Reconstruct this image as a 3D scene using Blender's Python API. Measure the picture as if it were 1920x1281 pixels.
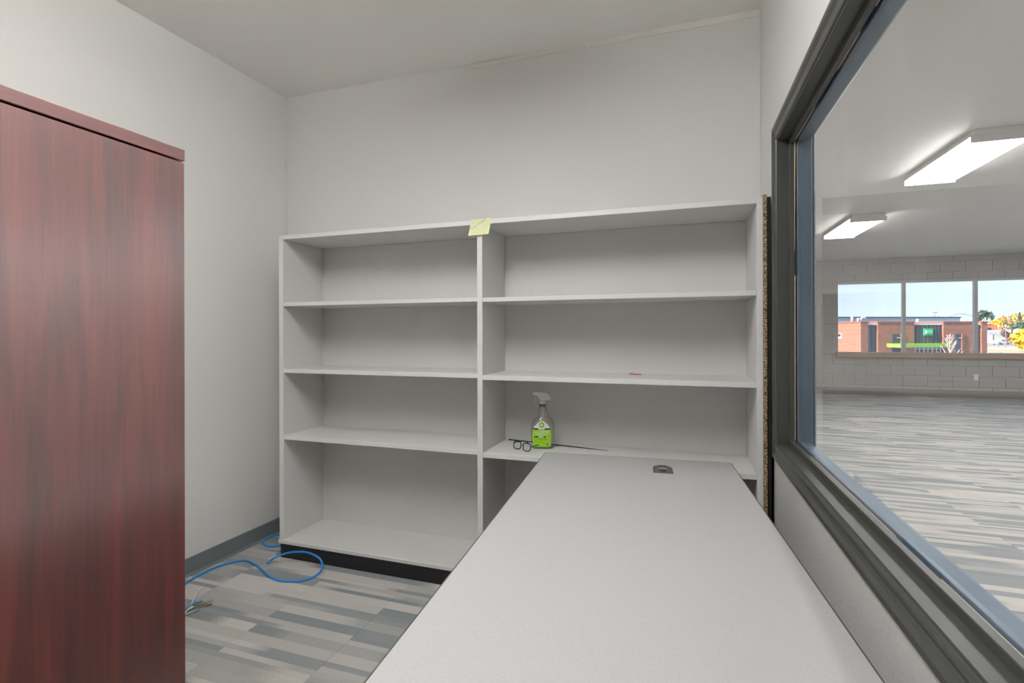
import bpy, bmesh, math, random
from mathutils import Vector, Matrix

for o in list(bpy.data.objects):
    bpy.data.objects.remove(o)
SC = bpy.context.scene
COL = SC.collection
K = 0.93                      # survey units -> metres
EYE = 1.37                    # eye height in survey units
FPX = 940.0                   # focal length in pixels of a 1920 px wide frame
YAW = math.radians(18.5)

# ------------------------------------------------------------------ camera
cam = bpy.data.cameras.new('camera')
cam.sensor_width = 36.0
cam.lens = 36.0 * FPX / 1920.0
cam.shift_y = -(640.5 - 624.0) / 1920.0
cam.clip_start = 0.02
cam.clip_end = 2000
camo = bpy.data.objects.new('camera', cam)
COL.objects.link(camo)
camo.location = (0, 0, EYE * K)
camo.rotation_euler = (math.radians(90), math.radians(0.15), YAW)
SC.camera = camo

# ------------------------------------------------------------------ world, sun, exposure
w = bpy.data.worlds.new('sky')
SC.world = w
w.use_nodes = True
nt = w.node_tree
nt.nodes.clear()
tc = nt.nodes.new('ShaderNodeTexCoord')
sep = nt.nodes.new('ShaderNodeSeparateXYZ')
rmp = nt.nodes.new('ShaderNodeValToRGB')
bg = nt.nodes.new('ShaderNodeBackground')
out = nt.nodes.new('ShaderNodeOutputWorld')
nt.links.new(tc.outputs['Generated'], sep.inputs[0])
nt.links.new(sep.outputs[2], rmp.inputs[0])
nt.links.new(rmp.outputs[0], bg.inputs[0])
nt.links.new(bg.outputs[0], out.inputs[0])
el = rmp.color_ramp.elements
el[0].position = 0.0
el[0].color = (0.80, 0.93, 1.0, 1)
el[1].position = 0.16
el[1].color = (0.44, 0.72, 1.0, 1)
e = el.new(1.0)
e.color = (0.13, 0.32, 0.80, 1)
bg.inputs[1].default_value = 1.3

BU = Vector((math.cos(math.radians(24)), math.sin(math.radians(24)), 0))   # along the far building's front
BV = Vector((-BU.y, BU.x, 0))                                              # into the far building
sun = bpy.data.lights.new('sun', 'SUN')
sun.energy = 12.0
sun.angle = 0.009
sun.color = (1.0, 0.93, 0.82)
suno = bpy.data.objects.new('sun', sun)
COL.objects.link(suno)
sdir = (-BU * 0.90 - BV * 0.13 + Vector((0, 0, 0.50))).normalized()
suno.rotation_euler = sdir.to_track_quat('Z', 'Y').to_euler()
suno.location = (0, 0, 30)

OFFICE_LAMP = 26.5             # radiance of the office lamp lens
HALL_LAMP = 22.0
vs = SC.view_settings
vs.view_transform = 'Standard'
vs.look = 'None'
vs.exposure = 0.08
vs.gamma = 1.0
vs.use_curve_mapping = False
SC.cycles.use_denoising = True
SC.cycles.max_bounces = 10
SC.cycles.diffuse_bounces = 5
SC.cycles.use_adaptive_sampling = True
SC.cycles.adaptive_threshold = 0.02
SC.cycles.transparent_max_bounces = 16
SC.cycles.caustics_reflective = False
SC.cycles.caustics_refractive = False
SC.cycles.sample_clamp_indirect = 6.0

# ------------------------------------------------------------------ materials
def lin(c):
    return tuple(((v / 255) / 12.92 if v / 255 <= 0.04045 else ((v / 255 + 0.055) / 1.055) ** 2.4) for v in c)

class NT:
    def __init__(s, name):
        s.m = bpy.data.materials.new(name)
        s.m.use_nodes = True
        s.t = s.m.node_tree
        s.b = s.t.nodes['Principled BSDF']
        s.o = s.t.nodes['Material Output']
    def n(s, kind, **kw):
        nd = s.t.nodes.new(kind)
        for k, v in kw.items():
            setattr(nd, k, v)
        return nd
    def put(s, sock, v):
        if isinstance(v, bpy.types.NodeSocket):
            s.t.links.new(v, sock)
        elif v is not None:
            sock.default_value = v
    def math(s, op, a, b=None, c=None):
        nd = s.n('ShaderNodeMath', operation=op)
        s.put(nd.inputs[0], a)
        s.put(nd.inputs[1], b)
        if c is not None:
            s.put(nd.inputs[2], c)
        return nd.outputs[0]
    def mix(s, f, a, b, mode='MIX'):
        nd = s.n('ShaderNodeMix', data_type='RGBA', blend_type=mode)
        s.put(nd.inputs[0], f)
        s.put(nd.inputs[6], a if isinstance(a, bpy.types.NodeSocket) else (*a[:3], 1))
        s.put(nd.inputs[7], b if isinstance(b, bpy.types.NodeSocket) else (*b[:3], 1))
        return nd.outputs[2]
    def coord(s, kind='Object', scale=None):
        c = s.n('ShaderNodeTexCoord').outputs[kind]
        if scale:
            mp = s.n('ShaderNodeMapping')
            s.put(mp.inputs[0], c)
            mp.inputs['Scale'].default_value = scale
            c = mp.outputs[0]
        return c
    def pos(s):
        return s.n('ShaderNodeNewGeometry').outputs['Position']
    def scaled(s, v, scale):
        mp = s.n('ShaderNodeMapping')
        s.put(mp.inputs[0], v)
        mp.inputs['Scale'].default_value = scale
        return mp.outputs[0]
    def noise(s, v, scale, detail=2.0, rough=0.5):
        nd = s.n('ShaderNodeTexNoise')
        s.put(nd.inputs['Vector'], v)
        nd.inputs['Scale'].default_value = scale
        nd.inputs['Detail'].default_value = detail
        nd.inputs['Roughness'].default_value = rough
        return nd.outputs[0]
    def white(s, v):
        nd = s.n('ShaderNodeTexWhiteNoise', noise_dimensions='3D')
        s.put(nd.inputs[0], v)
        return nd.outputs[0]
    def comb(s, x, y, z):
        nd = s.n('ShaderNodeCombineXYZ')
        for i, v in enumerate((x, y, z)):
            s.put(nd.inputs[i], v)
        return nd.outputs[0]
    def ramp(s, f, stops, interp='LINEAR'):
        nd = s.n('ShaderNodeValToRGB')
        s.put(nd.inputs[0], f)
        cr = nd.color_ramp
        cr.interpolation = interp
        while len(cr.elements) < len(stops):
            cr.elements.new(0.5)
        for e_, (p, c) in zip(cr.elements, stops):
            e_.position = p
            e_.color = (*c[:3], 1)
        return nd.outputs[0]
    def bump(s, h, strength=0.2, dist=0.002):
        nd = s.n('ShaderNodeBump')
        nd.inputs['Strength'].default_value = strength
        nd.inputs['Distance'].default_value = dist
        s.put(nd.inputs['Height'], h)
        s.put(s.b.inputs['Normal'], nd.outputs[0])
    def base(s, c, rough=0.5, spec=0.5, metal=0.0):
        s.put(s.b.inputs['Base Color'], c if isinstance(c, bpy.types.NodeSocket) else (*c[:3], 1))
        s.put(s.b.inputs['Roughness'], rough)
        s.b.inputs['Specular IOR Level'].default_value = spec
        s.b.inputs['Metallic'].default_value = metal

MAT = {}
def simple(name, c, rough=0.5, spec=0.4, metal=0.0, var=0.06, vscale=12.0, bump=0.0, bscale=80.0):
    """plain paint or plastic with a little tonal variation and fine relief"""
    t = NT(name)
    nz = t.noise(t.coord(), vscale, 3)
    col = t.mix(nz, [v * (1 - var) for v in c], [min(1, v * (1 + var)) for v in c])
    t.base(col, rough, spec, metal)
    if bump:
        t.bump(t.noise(t.coord(), bscale, 3), bump, 0.003)
    MAT[name] = t.m
    return t.m

simple('wall_paint', (0.78, 0.772, 0.752), 0.7, 0.3, var=0.015, vscale=2, bump=0.10, bscale=160)
simple('wall_texture', (0.74, 0.73, 0.715), 0.5, 0.4, var=0.015, vscale=3, bump=0.6, bscale=75)
simple('ceiling_paint', (0.93, 0.928, 0.90), 0.8, 0.2, var=0.015, vscale=2, bump=0.08, bscale=140)
simple('hall_ceiling', (0.62, 0.60, 0.575), 0.55, 0.3, var=0.03, vscale=0.6, bump=0.2, bscale=1.2)
simple('trim_cream', (0.84, 0.82, 0.77), 0.6, 0.3, bump=0.2, bscale=60)
simple('baseboard_grey', lin((122, 128, 132)), 0.5, 0.4, var=0.02)
simple('hall_baseboard', lin((120, 116, 108)), 0.5, 0.4, var=0.03)
simple('block_paint', (0.37, 0.36, 0.345), 0.6, 0.3, var=0.03, vscale=8, bump=0.35, bscale=60)
simple('mortar', (0.42, 0.41, 0.385), 0.8, 0.2)
simple('charcoal_paint', lin((72, 73, 70)), 0.38, 0.5, var=0.10, vscale=9, bump=0.06, bscale=40)
simple('daylit_blue_paint', lin((92, 116, 138)), 0.38, 0.5, var=0.16, vscale=22, bump=0.06, bscale=40)  # frame paint with the blue of the sky light put into its colour
simple('raw_wood', (0.60, 0.52, 0.42), 0.7, 0.2, var=0.12, vscale=30)
simple('sill_wood', lin((168, 138, 112)), 0.5, 0.4, var=0.12, vscale=10)
simple('alu_grey', lin((176, 174, 174)), 0.45, 0.5, metal=0.2, var=0.03)
simple('shelf_edge', (0.78, 0.775, 0.765), 0.42, 0.4, var=0.03, vscale=30, bump=0.03)
simple('slab_grey', (0.3, 0.3, 0.3), 0.8)
simple('black_plastic', (0.012, 0.012, 0.013), 0.35, 0.5)
simple('black_edge', (0.014, 0.014, 0.014), 0.6, 0.3)
simple('dark_edge', (0.07, 0.068, 0.062), 0.5, 0.4)
simple('grommet_grey', (0.10, 0.10, 0.10), 0.4, 0.5, bump=0.1, bscale=400)
simple('fixture_white', (0.66, 0.65, 0.63), 0.4, 0.5)
simple('plate_white', (0.75, 0.73, 0.68), 0.4, 0.5)
simple('blue_jacket', (0.015, 0.27, 0.78), 0.35, 0.5, var=0.04)
simple('grey_jacket', (0.34, 0.35, 0.34), 0.5, 0.4)
simple('wire_blue', (0.03, 0.24, 0.62), 0.4, 0.5)
simple('wire_white', (0.72, 0.70, 0.66), 0.45, 0.5)
simple('wire_brown', (0.16, 0.08, 0.03), 0.5, 0.4)
simple('copper', (0.52, 0.38, 0.14), 0.35, 0.5, metal=0.6)
simple('red_rubber', (0.55, 0.05, 0.035), 0.5, 0.4)
simple('ink', (0.16, 0.16, 0.08), 0.8)
simple('label_green', (0.36, 0.72, 0.02), 0.5, 0.4, var=0.02)
simple('label_white', (0.80, 0.80, 0.78), 0.5, 0.4, var=0.01)
simple('label_dark', (0.02, 0.035, 0.05), 0.5, 0.4)
simple('label_olive', (0.16, 0.28, 0.02), 0.5, 0.4)
simple('label_yellow', (0.85, 0.60, 0.04), 0.5, 0.4)
simple('spray_white', (0.90, 0.90, 0.89), 0.35, 0.5)
simple('collar_grey', (0.20, 0.19, 0.185), 0.4, 0.5)
# outside
simple('metal_dark', lin((78, 88, 104)), 0.5, 0.4, var=0.05)
simple('metal_blue', (0.56, 0.66, 0.72), 0.5, 0.4, var=0.06, vscale=1)
simple('cap_white', (0.75, 0.74, 0.73), 0.5)
simple('cap_red', (0.30, 0.10, 0.075), 0.6)
simple('canopy_green', (0.25, 0.52, 0.05), 0.45)
simple('sign_green', (0.02, 0.50, 0.20), 0.5)
simple('sign_pale', (0.30, 0.72, 0.45), 0.5)
simple('glass_dark', (0.03, 0.045, 0.06), 0.08, 0.6)
simple('asphalt', (0.32, 0.32, 0.33), 0.9)
simple('dry_grass', (0.50, 0.40, 0.24), 0.95, var=0.25, vscale=0.35)
simple('concrete', (0.72, 0.70, 0.67), 0.9)
simple('bark_pale', (0.62, 0.50, 0.46), 0.9)
simple('bark', (0.16, 0.11, 0.08), 0.9)
simple('car_white', (0.80, 0.80, 0.80), 0.25, 0.6, var=0.01)
simple('car_red', (0.62, 0.02, 0.03), 0.25, 0.6, var=0.02)
simple('tyre', (0.015, 0.015, 0.015), 0.8)
simple('pole_grey', (0.30, 0.31, 0.32), 0.5)
simple('store_white', (0.78, 0.74, 0.72), 0.7)
simple('store_orange', (0.70, 0.22, 0.12), 0.7)
simple('store_green', (0.42, 0.55, 0.42), 0.6)
def leaf(name, c):
    t = NT(name)
    nz = t.noise(t.coord(), 3.0, 3)
    t.base(t.mix(nz, [v * 0.62 for v in c], [min(1, v * 1.35) for v in c]), 0.8, 0.2)
    MAT[name] = t.m
leaf('leaf_yellow', (0.85, 0.56, 0.05))
leaf('leaf_gold', (0.66, 0.45, 0.16))
leaf('leaf_tan', (0.50, 0.38, 0.22))
leaf('leaf_purple', (0.22, 0.13, 0.13))
leaf('leaf_conifer', (0.09, 0.16, 0.12))

# brick of the far building
t = NT('far_brick')
br = t.n('ShaderNodeTexBrick')
sp = t.n('ShaderNodeSeparateXYZ')
t.put(sp.inputs[0], t.coord())
t.put(br.inputs['Vector'], t.comb(t.math('ADD', sp.outputs[0], sp.outputs[1]), sp.outputs[2], 0.0))
br.inputs['Color1'].default_value = (0.42, 0.17, 0.12, 1)
br.inputs['Color2'].default_value = (0.32, 0.125, 0.085, 1)
br.inputs['Mortar'].default_value = (0.40, 0.25, 0.19, 1)
br.inputs['Scale'].default_value = 1.0
br.inputs['Brick Width'].default_value = 0.42
br.inputs['Row Height'].default_value = 0.15
br.inputs['Mortar Size'].default_value = 0.015
t.base(br.outputs[0], 0.85, 0.2)
MAT['far_brick'] = t.m

# shelf laminate, scuffed
t = NT('shelf_white')
c = t.coord()
sc1 = t.noise(t.scaled(c, (1.0, 1.0, 2.2)), 9.0, 5, 0.65)
sc2 = t.noise(c, 55.0, 2)
f = t.math('MULTIPLY', t.ramp(sc1, [(0.62, (0, 0, 0)), (0.72, (1, 1, 1))]), t.ramp(sc2, [(0.60, (0, 0, 0)), (0.70, (1, 1, 1))]))
t.base(t.mix(t.math('MULTIPLY', f, 0.35), (0.70, 0.695, 0.68), (0.36, 0.34, 0.31)), 0.5, 0.35)
t.bump(t.noise(c, 70.0, 3), 0.06, 0.002)
MAT['shelf_white'] = t.m

# scuffed kick plate
t = NT('kick_black')
c = t.coord()
f = t.math('MULTIPLY', t.ramp(t.noise(t.scaled(c, (1, 1, 0.7)), 7.0, 4, 0.7), [(0.60, (0, 0, 0)), (0.68, (1, 1, 1))]),
           t.ramp(t.noise(c, 38.0, 2), [(0.58, (0, 0, 0)), (0.66, (1, 1, 1))]))
t.base(t.mix(t.math('MULTIPLY', f, 0.6), (0.012, 0.014, 0.014), (0.16, 0.07, 0.05)), 0.5, 0.4)
MAT['kick_black'] = t.m

# desk laminate with fine speckle
t = NT('desk_laminate')
c = t.coord()
t.base(t.mix(t.noise(c, 260.0, 2, 0.7), (0.37, 0.37, 0.37), (0.50, 0.50, 0.495)), 0.42, 0.4)
t.bump(t.noise(c, 420.0, 2), 0.05, 0.001)
MAT['desk_laminate'] = t.m

# mahogany laminate
def mahogany(name, axis):
    t = NT(name)
    c = t.coord()
    s_ = {'z': (26, 26, 1.3), 'y': (26, 1.3, 26)}[axis]
    g1 = t.noise(t.scaled(c, s_), 1.0, 4, 0.6)
    s2 = {'z': (190, 190, 7), 'y': (190, 7, 190)}[axis]
    g2 = t.noise(t.scaled(c, s2), 1.0, 3, 0.6)
    s3 = {'z': (5, 5, 0.55), 'y': (5, 0.55, 5)}[axis]
    wv = t.noise(t.scaled(c, s3), 1.0, 2, 0.5)
    rings = t.math('MULTIPLY_ADD', t.math('SINE', t.math('MULTIPLY', wv, 60.0)), 0.5, 0.5)
    a = t.math('ADD', t.math('MULTIPLY', g1, 0.55), t.math('MULTIPLY', g2, 0.3))
    a = t.math('ADD', a, t.math('MULTIPLY', rings, 0.10))
    col = t.ramp(a, [(0.30, (0.050, 0.0055, 0.0042)), (0.5, (0.150, 0.0165, 0.0100)), (0.70, (0.24, 0.038, 0.023))])
    t.base(col, t.math('ADD', 0.38, t.math('MULTIPLY', g2, 0.08)), 0.5)
    t.b.inputs['IOR'].default_value = 2.25
    t.b.inputs['Coat Weight'].default_value = 1.0
    t.b.inputs['Coat IOR'].default_value = 1.7
    t.b.inputs['Coat Roughness'].default_value = 0.25
    t.bump(t.noise(c, 300.0, 2), 0.10, 0.001)
    MAT[name] = t.m
mahogany('mahogany_upright', 'z')
mahogany('mahogany_level', 'y')

# tweed fabric of the panel
t = NT('tweed')
c = t.coord()
v = t.n('ShaderNodeTexVoronoi')
t.put(v.inputs['Vector'], c)
v.inputs['Scale'].default_value = 260.0
t.base(t.ramp(t.white(v.outputs['Position']), [(0.0, (0.05, 0.03, 0.018)), (0.35, (0.24, 0.15, 0.08)), (0.65, (0.42, 0.31, 0.19)), (1.0, (0.62, 0.52, 0.38))]), 0.95, 0.1)
t.bump(v.outputs['Distance'], 0.8, 0.002)
MAT['tweed'] = t.m

# carpet of striped tiles, the pattern restarts at every tile seam
TILE = 0.4885
TX0, TY0 = -1.89, 1.86
t = NT('carpet')
p = t.pos()
sp = t.n('ShaderNodeSeparateXYZ')
t.put(sp.inputs[0], p)
x, y = sp.outputs[0], sp.outputs[1]
col_id = t.math('FLOOR', t.math('DIVIDE', t.math('SUBTRACT', x, TX0 * K), TILE * K))
row_id = t.math('FLOOR', t.math('DIVIDE', t.math('SUBTRACT', y, TY0 * K), TILE * K))
ly = t.math('SUBTRACT', t.math('DIVIDE', t.math('SUBTRACT', y, TY0 * K), TILE * K), row_id)    # 0..1 in the tile
tone_base = t.white(t.comb(col_id, row_id, 3.3))
lyj = t.math('MULTIPLY', ly, 8.0)
coarse = t.math('FLOOR', lyj)
fr = t.math('FRACT', lyj)
cho = t.white(t.comb(4.4, t.math('MULTIPLY_ADD', row_id, 17.0, coarse), 7.7))
nsub = t.math('ADD', t.math('FLOOR', t.math('MULTIPLY', cho, 1.99)), 1.0)
sub = t.math('FLOOR', t.math('MULTIPLY', fr, nsub))
rid = t.math('ADD', t.math('MULTIPLY', coarse, 3.0), sub)
rid = t.math('MULTIPLY_ADD', row_id, 37.0, rid)
cpair = t.math('FLOOR', t.math('MULTIPLY', t.math('ADD', col_id, t.math('FLOOR', t.math('MULTIPLY', t.white(t.comb(rid, 2.2, 5.5)), 2.0))), 0.5001))
off = t.white(t.comb(rid, cpair, 1.1))
seg = t.math('FLOOR', t.math('ADD', t.math('DIVIDE', x, 0.52), t.math('MULTIPLY', off, 5.0)))
segf = t.math('FRACT', t.math('ADD', t.math('DIVIDE', x, 0.52), t.math('MULTIPLY', off, 5.0)))
fine = t.noise(p, 900.0, 2, 0.8)
speck = t.noise(p, 230.0, 2, 0.8)
val = t.white(t.comb(rid, seg, cpair))
val2 = t.white(t.comb(rid, t.math('ADD', seg, 1.0), cpair))
# yarns of one stripe end feather into the next
fe = t.ramp(t.math('ADD', segf, t.math('MULTIPLY', t.math('SUBTRACT', speck, 0.5), 0.9)), [(0.86, (0, 0, 0)), (1.0, (1, 1, 1))])
val = t.math('ADD', t.math('MULTIPLY', val, t.math('SUBTRACT', 1.0, fe)), t.math('MULTIPLY', val2, fe))
col = t.ramp(val, [(0.0, (0.26, 0.29, 0.30)), (0.38, (0.33, 0.35, 0.352)), (0.52, (0.46, 0.455, 0.44)), (0.72, (0.565, 0.545, 0.515)), (1.0, (0.62, 0.592, 0.555))])
col = t.mix(t.math('MULTIPLY', t.math('ADD', fine, speck), 0.5), t.mix(1.0, col, (0.35, 0.35, 0.35), 'MULTIPLY'), t.mix(1.0, col, (1.66, 1.66, 1.66), 'MULTIPLY'))
t.base(col, 0.85, 0.25)
rib = t.math('SINE', t.math('MULTIPLY', y, 6.2832 / 0.0042))
t.bump(t.math('ADD', t.math('MULTIPLY', rib, 0.3), fine), 0.45, 0.002)
MAT['carpet'] = t.m

# clear pane: Fresnel mirror over a clear, very slightly dusty sheet
def pane(name, dust, tint=(1, 1, 1), edge=0.0, refl=1.0):
    t = NT(name)
    t.t.nodes.remove(t.b)
    tr = t.n('ShaderNodeBsdfTransparent')
    tr.inputs[0].default_value = (*tint, 1)
    if edge:
        lw = t.n('ShaderNodeLayerWeight')
        lw.inputs[0].default_value = 0.35
        t.put(tr.inputs[0], t.mix(lw.outputs['Facing'], tint, [v * edge for v in tint]))
    gl = t.n('ShaderNodeBsdfGlossy')
    gl.inputs['Roughness'].default_value = 0.01
    gl.inputs[0].default_value = (1, 1, 1, 1)
    fr = t.n('ShaderNodeFresnel')
    fr.inputs[0].default_value = 1.45
    m1 = t.n('ShaderNodeMixShader')
    bf = t.math('SUBTRACT', 1.0, t.n('ShaderNodeNewGeometry').outputs['Backfacing'])
    t.put(m1.inputs[0], t.math('MULTIPLY', fr.outputs[0], t.math('MULTIPLY', bf, refl)))
    t.put(m1.inputs[1], tr.outputs[0])
    t.put(m1.inputs[2], gl.outputs[0])
    df = t.n('ShaderNodeBsdfDiffuse')
    df.inputs[0].default_value = (0.8, 0.8, 0.78, 1)
    c = t.coord()
    sm = t.ramp(t.noise(t.scaled(c, (3, 3, 1.2)), 2.2, 5, 0.65), [(0.45, (0, 0, 0)), (0.8, (1, 1, 1))])
    m2 = t.n('ShaderNodeMixShader')
    t.put(m2.inputs[0], t.math('MULTIPLY_ADD', sm, dust, dust * 0.35))
    t.put(m2.inputs[1], m1.outputs[0])
    t.put(m2.inputs[2], df.outputs[0])
    t.put(t.o.inputs[0], m2.outputs[0])
    MAT[name] = t.m
pane('pane_clear', 0.045)
pane('pane_far', 0.010, refl=0.15)
pane('clear_plastic', 0.16, (0.95, 0.96, 0.93), 0.6)
pane('lens_clear', 0.02, (0.94, 0.97, 0.95))

def lamp(name, strength):
    t = NT(name)
    t.base((0.9, 0.9, 0.9), 0.5)
    t.b.inputs['Emission Color'].default_value = (1.0, 0.99, 0.975, 1)
    t.b.inputs['Emission Strength'].default_value = strength
    MAT[name] = t.m
lamp('lens_office', OFFICE_LAMP)
lamp('lens_hall', HALL_LAMP)

# sticky note: thin paper that lets light through
t = NT('note_paper')
t.t.nodes.remove(t.b)
d = t.n('ShaderNodeBsdfDiffuse')
d.inputs[0].default_value = (0.93, 0.94, 0.62, 1)
tl = t.n('ShaderNodeBsdfTranslucent')
tl.inputs[0].default_value = (0.75, 0.80, 0.10, 1)
m = t.n('ShaderNodeMixShader')
m.inputs[0].default_value = 0.18
t.put(m.inputs[1], d.outputs[0])
t.put(m.inputs[2], tl.outputs[0])
t.put(t.o.inputs[0], m.outputs[0])
MAT['note_paper'] = t.m
simple('note_strip', (0.72, 0.76, 0.08), 0.7)

# ------------------------------------------------------------------ builders (all input in survey units)
F2 = Vector((-math.sin(YAW), math.cos(YAW), 0))
R2 = Vector((math.cos(YAW), math.sin(YAW), 0))
def ray(x):
    return F2 + R2 * ((x - 960.0) / FPX)
def zat(y, t):
    return EYE - t * (y - 624.0) / FPX
def at_depth(x, y, t):
    v = ray(x) * t
    return Vector((v.x, v.y, zat(y, t)))
def at_z(x, y, z):
    return at_depth(x, y, (EYE - z) * FPX / (y - 624.0))

def root_loc(o):
    v = Vector((0, 0, 0))
    while o is not None:
        v += o.location
        o = o.parent
    return v

class MB:
    def __init__(s):
        s.bm = bmesh.new()
    def face(s, pts):
        vs_ = [s.bm.verts.new(p) for p in pts]
        return s.bm.faces.new(vs_)
    def hexa(s, p):               # 8 corners: bottom ring 0-3, top ring 4-7
        v_ = [s.bm.verts.new(q) for q in p]
        for f in ((3, 2, 1, 0), (4, 5, 6, 7), (0, 1, 5, 4), (1, 2, 6, 5), (2, 3, 7, 6), (3, 0, 4, 7)):
            s.bm.faces.new([v_[i] for i in f])
        return v_
    def box(s, x0, x1, y0, y1, z0, z1, bev=0.0, seg=1):
        b = bmesh.new()
        m_ = MB.__new__(MB)
        m_.bm = b
        m_.hexa([(x0, y0, z0), (x1, y0, z0), (x1, y1, z0), (x0, y1, z0), (x0, y0, z1), (x1, y0, z1), (x1, y1, z1), (x0, y1, z1)])
        if bev:
            bmesh.ops.bevel(b, geom=list(b.edges), offset=bev, segments=seg, affect='EDGES', profile=0.5)
        s.merge(b)
        return s
    def merge(s, b, mat=None):
        if mat is not None:
            b.transform(mat)
        me = bpy.data.meshes.new('tmp')
        b.to_mesh(me)
        b.free()
        s.bm.from_mesh(me)
        bpy.data.meshes.remove(me)
    def obox(s, org, ax, ay, lx, ly, z0, z1, bev=0.0):   # oriented box: org + a*ax + b*ay
        b = bmesh.new()
        m_ = MB.__new__(MB)
        m_.bm = b
        P = []
        for z in (z0, z1):
            for (a, c_) in ((lx[0], ly[0]), (lx[1], ly[0]), (lx[1], ly[1]), (lx[0], ly[1])):
                q = org + ax * a + ay * c_
                P.append((q.x, q.y, z))
        m_.hexa(P)
        if bev:
            bmesh.ops.bevel(b, geom=list(b.edges), offset=bev, segments=1, affect='EDGES', profile=0.5)
        s.merge(b)
        return s
    def tube(s, pts, r, n=8, cap=True, closed=False):
        pts = [Vector(p_) for p_ in pts]
        rr = r if isinstance(r, (list, tuple)) else [r] * len(pts)
        rings = []
        N = len(pts)
        up = None
        for i, p_ in enumerate(pts):
            a = pts[(i - 1) % N] if closed else pts[max(0, i - 1)]
            b = pts[(i + 1) % N] if closed else pts[min(N - 1, i + 1)]
            d_ = (b - a).normalized()
            if up is None:
                up = d_.orthogonal().normalized()
            up = (up - d_ * up.dot(d_))
            if up.length < 1e-6:
                up = d_.orthogonal()
            up.normalize()
            sd = d_.cross(up)
            rings.append([s.bm.verts.new(p_ + (up * math.cos(k * 2 * math.pi / n) + sd * math.sin(k * 2 * math.pi / n)) * rr[i]) for k in range(n)])
        for i in range(N if closed else N - 1):
            A, B = rings[i], rings[(i + 1) % N]
            for k in range(n):
                s.bm.faces.new((A[k], A[(k + 1) % n], B[(k + 1) % n], B[k]))
        if cap and not closed:
            s.bm.faces.new(rings[0][::-1])
            s.bm.faces.new(rings[-1])
        return s
    def loft(s, rings, cap=True):
        R = [[s.bm.verts.new(q) for q in r_] for r_ in rings]
        n = len(R[0])
        for A, B in zip(R[:-1], R[1:]):
            for k in range(n):
                s.bm.faces.new((A[k], A[(k + 1) % n], B[(k + 1) % n], B[k]))
        if cap:
            s.bm.faces.new(R[0][::-1])
            s.bm.faces.new(R[-1])
        return s
    def prism(s, poly, fn, d0, d1):   # poly of (a,b); fn(a,b,d) -> point
        A = [s.bm.verts.new(fn(a, b, d0)) for a, b in poly]
        B = [s.bm.verts.new(fn(a, b, d1)) for a, b in poly]
        n = len(poly)
        s.bm.faces.new(A[::-1])
        s.bm.faces.new(B)
        for k in range(n):
            s.bm.faces.new((A[k], A[(k + 1) % n], B[(k + 1) % n], B[k]))
        return s
    def build(s, name, mat, parent=None, smooth=False):
        bmesh.ops.recalc_face_normals(s.bm, faces=list(s.bm.faces))
        for v in s.bm.verts:
            v.co *= K
        me = bpy.data.meshes.new(name)
        s.bm.to_mesh(me)
        s.bm.free()
        me.materials.append(MAT[mat] if isinstance(mat, str) else mat)
        o_ = bpy.data.objects.new(name, me)
        COL.objects.link(o_)
        if smooth:
            for p_ in me.polygons:
                p_.use_smooth = True
        if parent is not None:
            L = root_loc(parent)
            me.transform(Matrix.Translation(-L))
            o_.parent = parent
        return o_

def thing(name, label, cat, loc, group=None):
    o_ = bpy.data.objects.new(name, None)
    COL.objects.link(o_)
    o_.empty_display_size = 0.05
    o_.location = Vector(loc) * K
    o_['label'] = label
    o_['category'] = cat
    if group:
        o_['group'] = group
    return o_
def tag(o_, label, cat, group=None):
    o_['label'] = label
    o_['category'] = cat
    if group:
        o_['group'] = group
    return o_
def struct(o_):
    o_['kind'] = 'structure'
    return o_
def sempty(name, loc):
    o_ = bpy.data.objects.new(name, None)
    COL.objects.link(o_)
    o_.empty_display_size = 0.05
    o_.location = Vector(loc) * K
    o_['kind'] = 'structure'
    return o_
def smoothline(pts, n=8):
    """Catmull-Rom through pts"""
    P = [Vector(p_) for p_ in pts]
    P = [P[0] * 2 - P[1]] + P + [P[-1] * 2 - P[-2]]
    out_ = []
    for i in range(1, len(P) - 2):
        for k in range(n):
            u = k / n
            a, b, c_, d_ = P[i - 1], P[i], P[i + 1], P[i + 2]
            out_.append(0.5 * ((2 * b) + (c_ - a) * u + (2 * a - 5 * b + 4 * c_ - d_) * u * u + (3 * b - a - 3 * c_ + d_) * u ** 3))
    out_.append(P[-2])
    return out_

# ------------------------------------------------------------------ room shell
YB = 2.84          # back wall face
XR = 0.395         # right wall face, office side
XH = 0.512         # right wall face, hall side
ZC = 3.022         # office ceiling
ZH = 2.95          # hall ceiling
YF = 12.80         # far hall wall face
YN = -2.7          # wall behind the viewer
XE = 20.0           # hall's far right
def xl(y):
    return -2.618 - 0.0268 * (YB - y)

floor = struct(MB().box(-3.0, XE + .1, YN - .1, YF + .1, -0.25, -0.0065).build('floor', 'slab_grey'))

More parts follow.
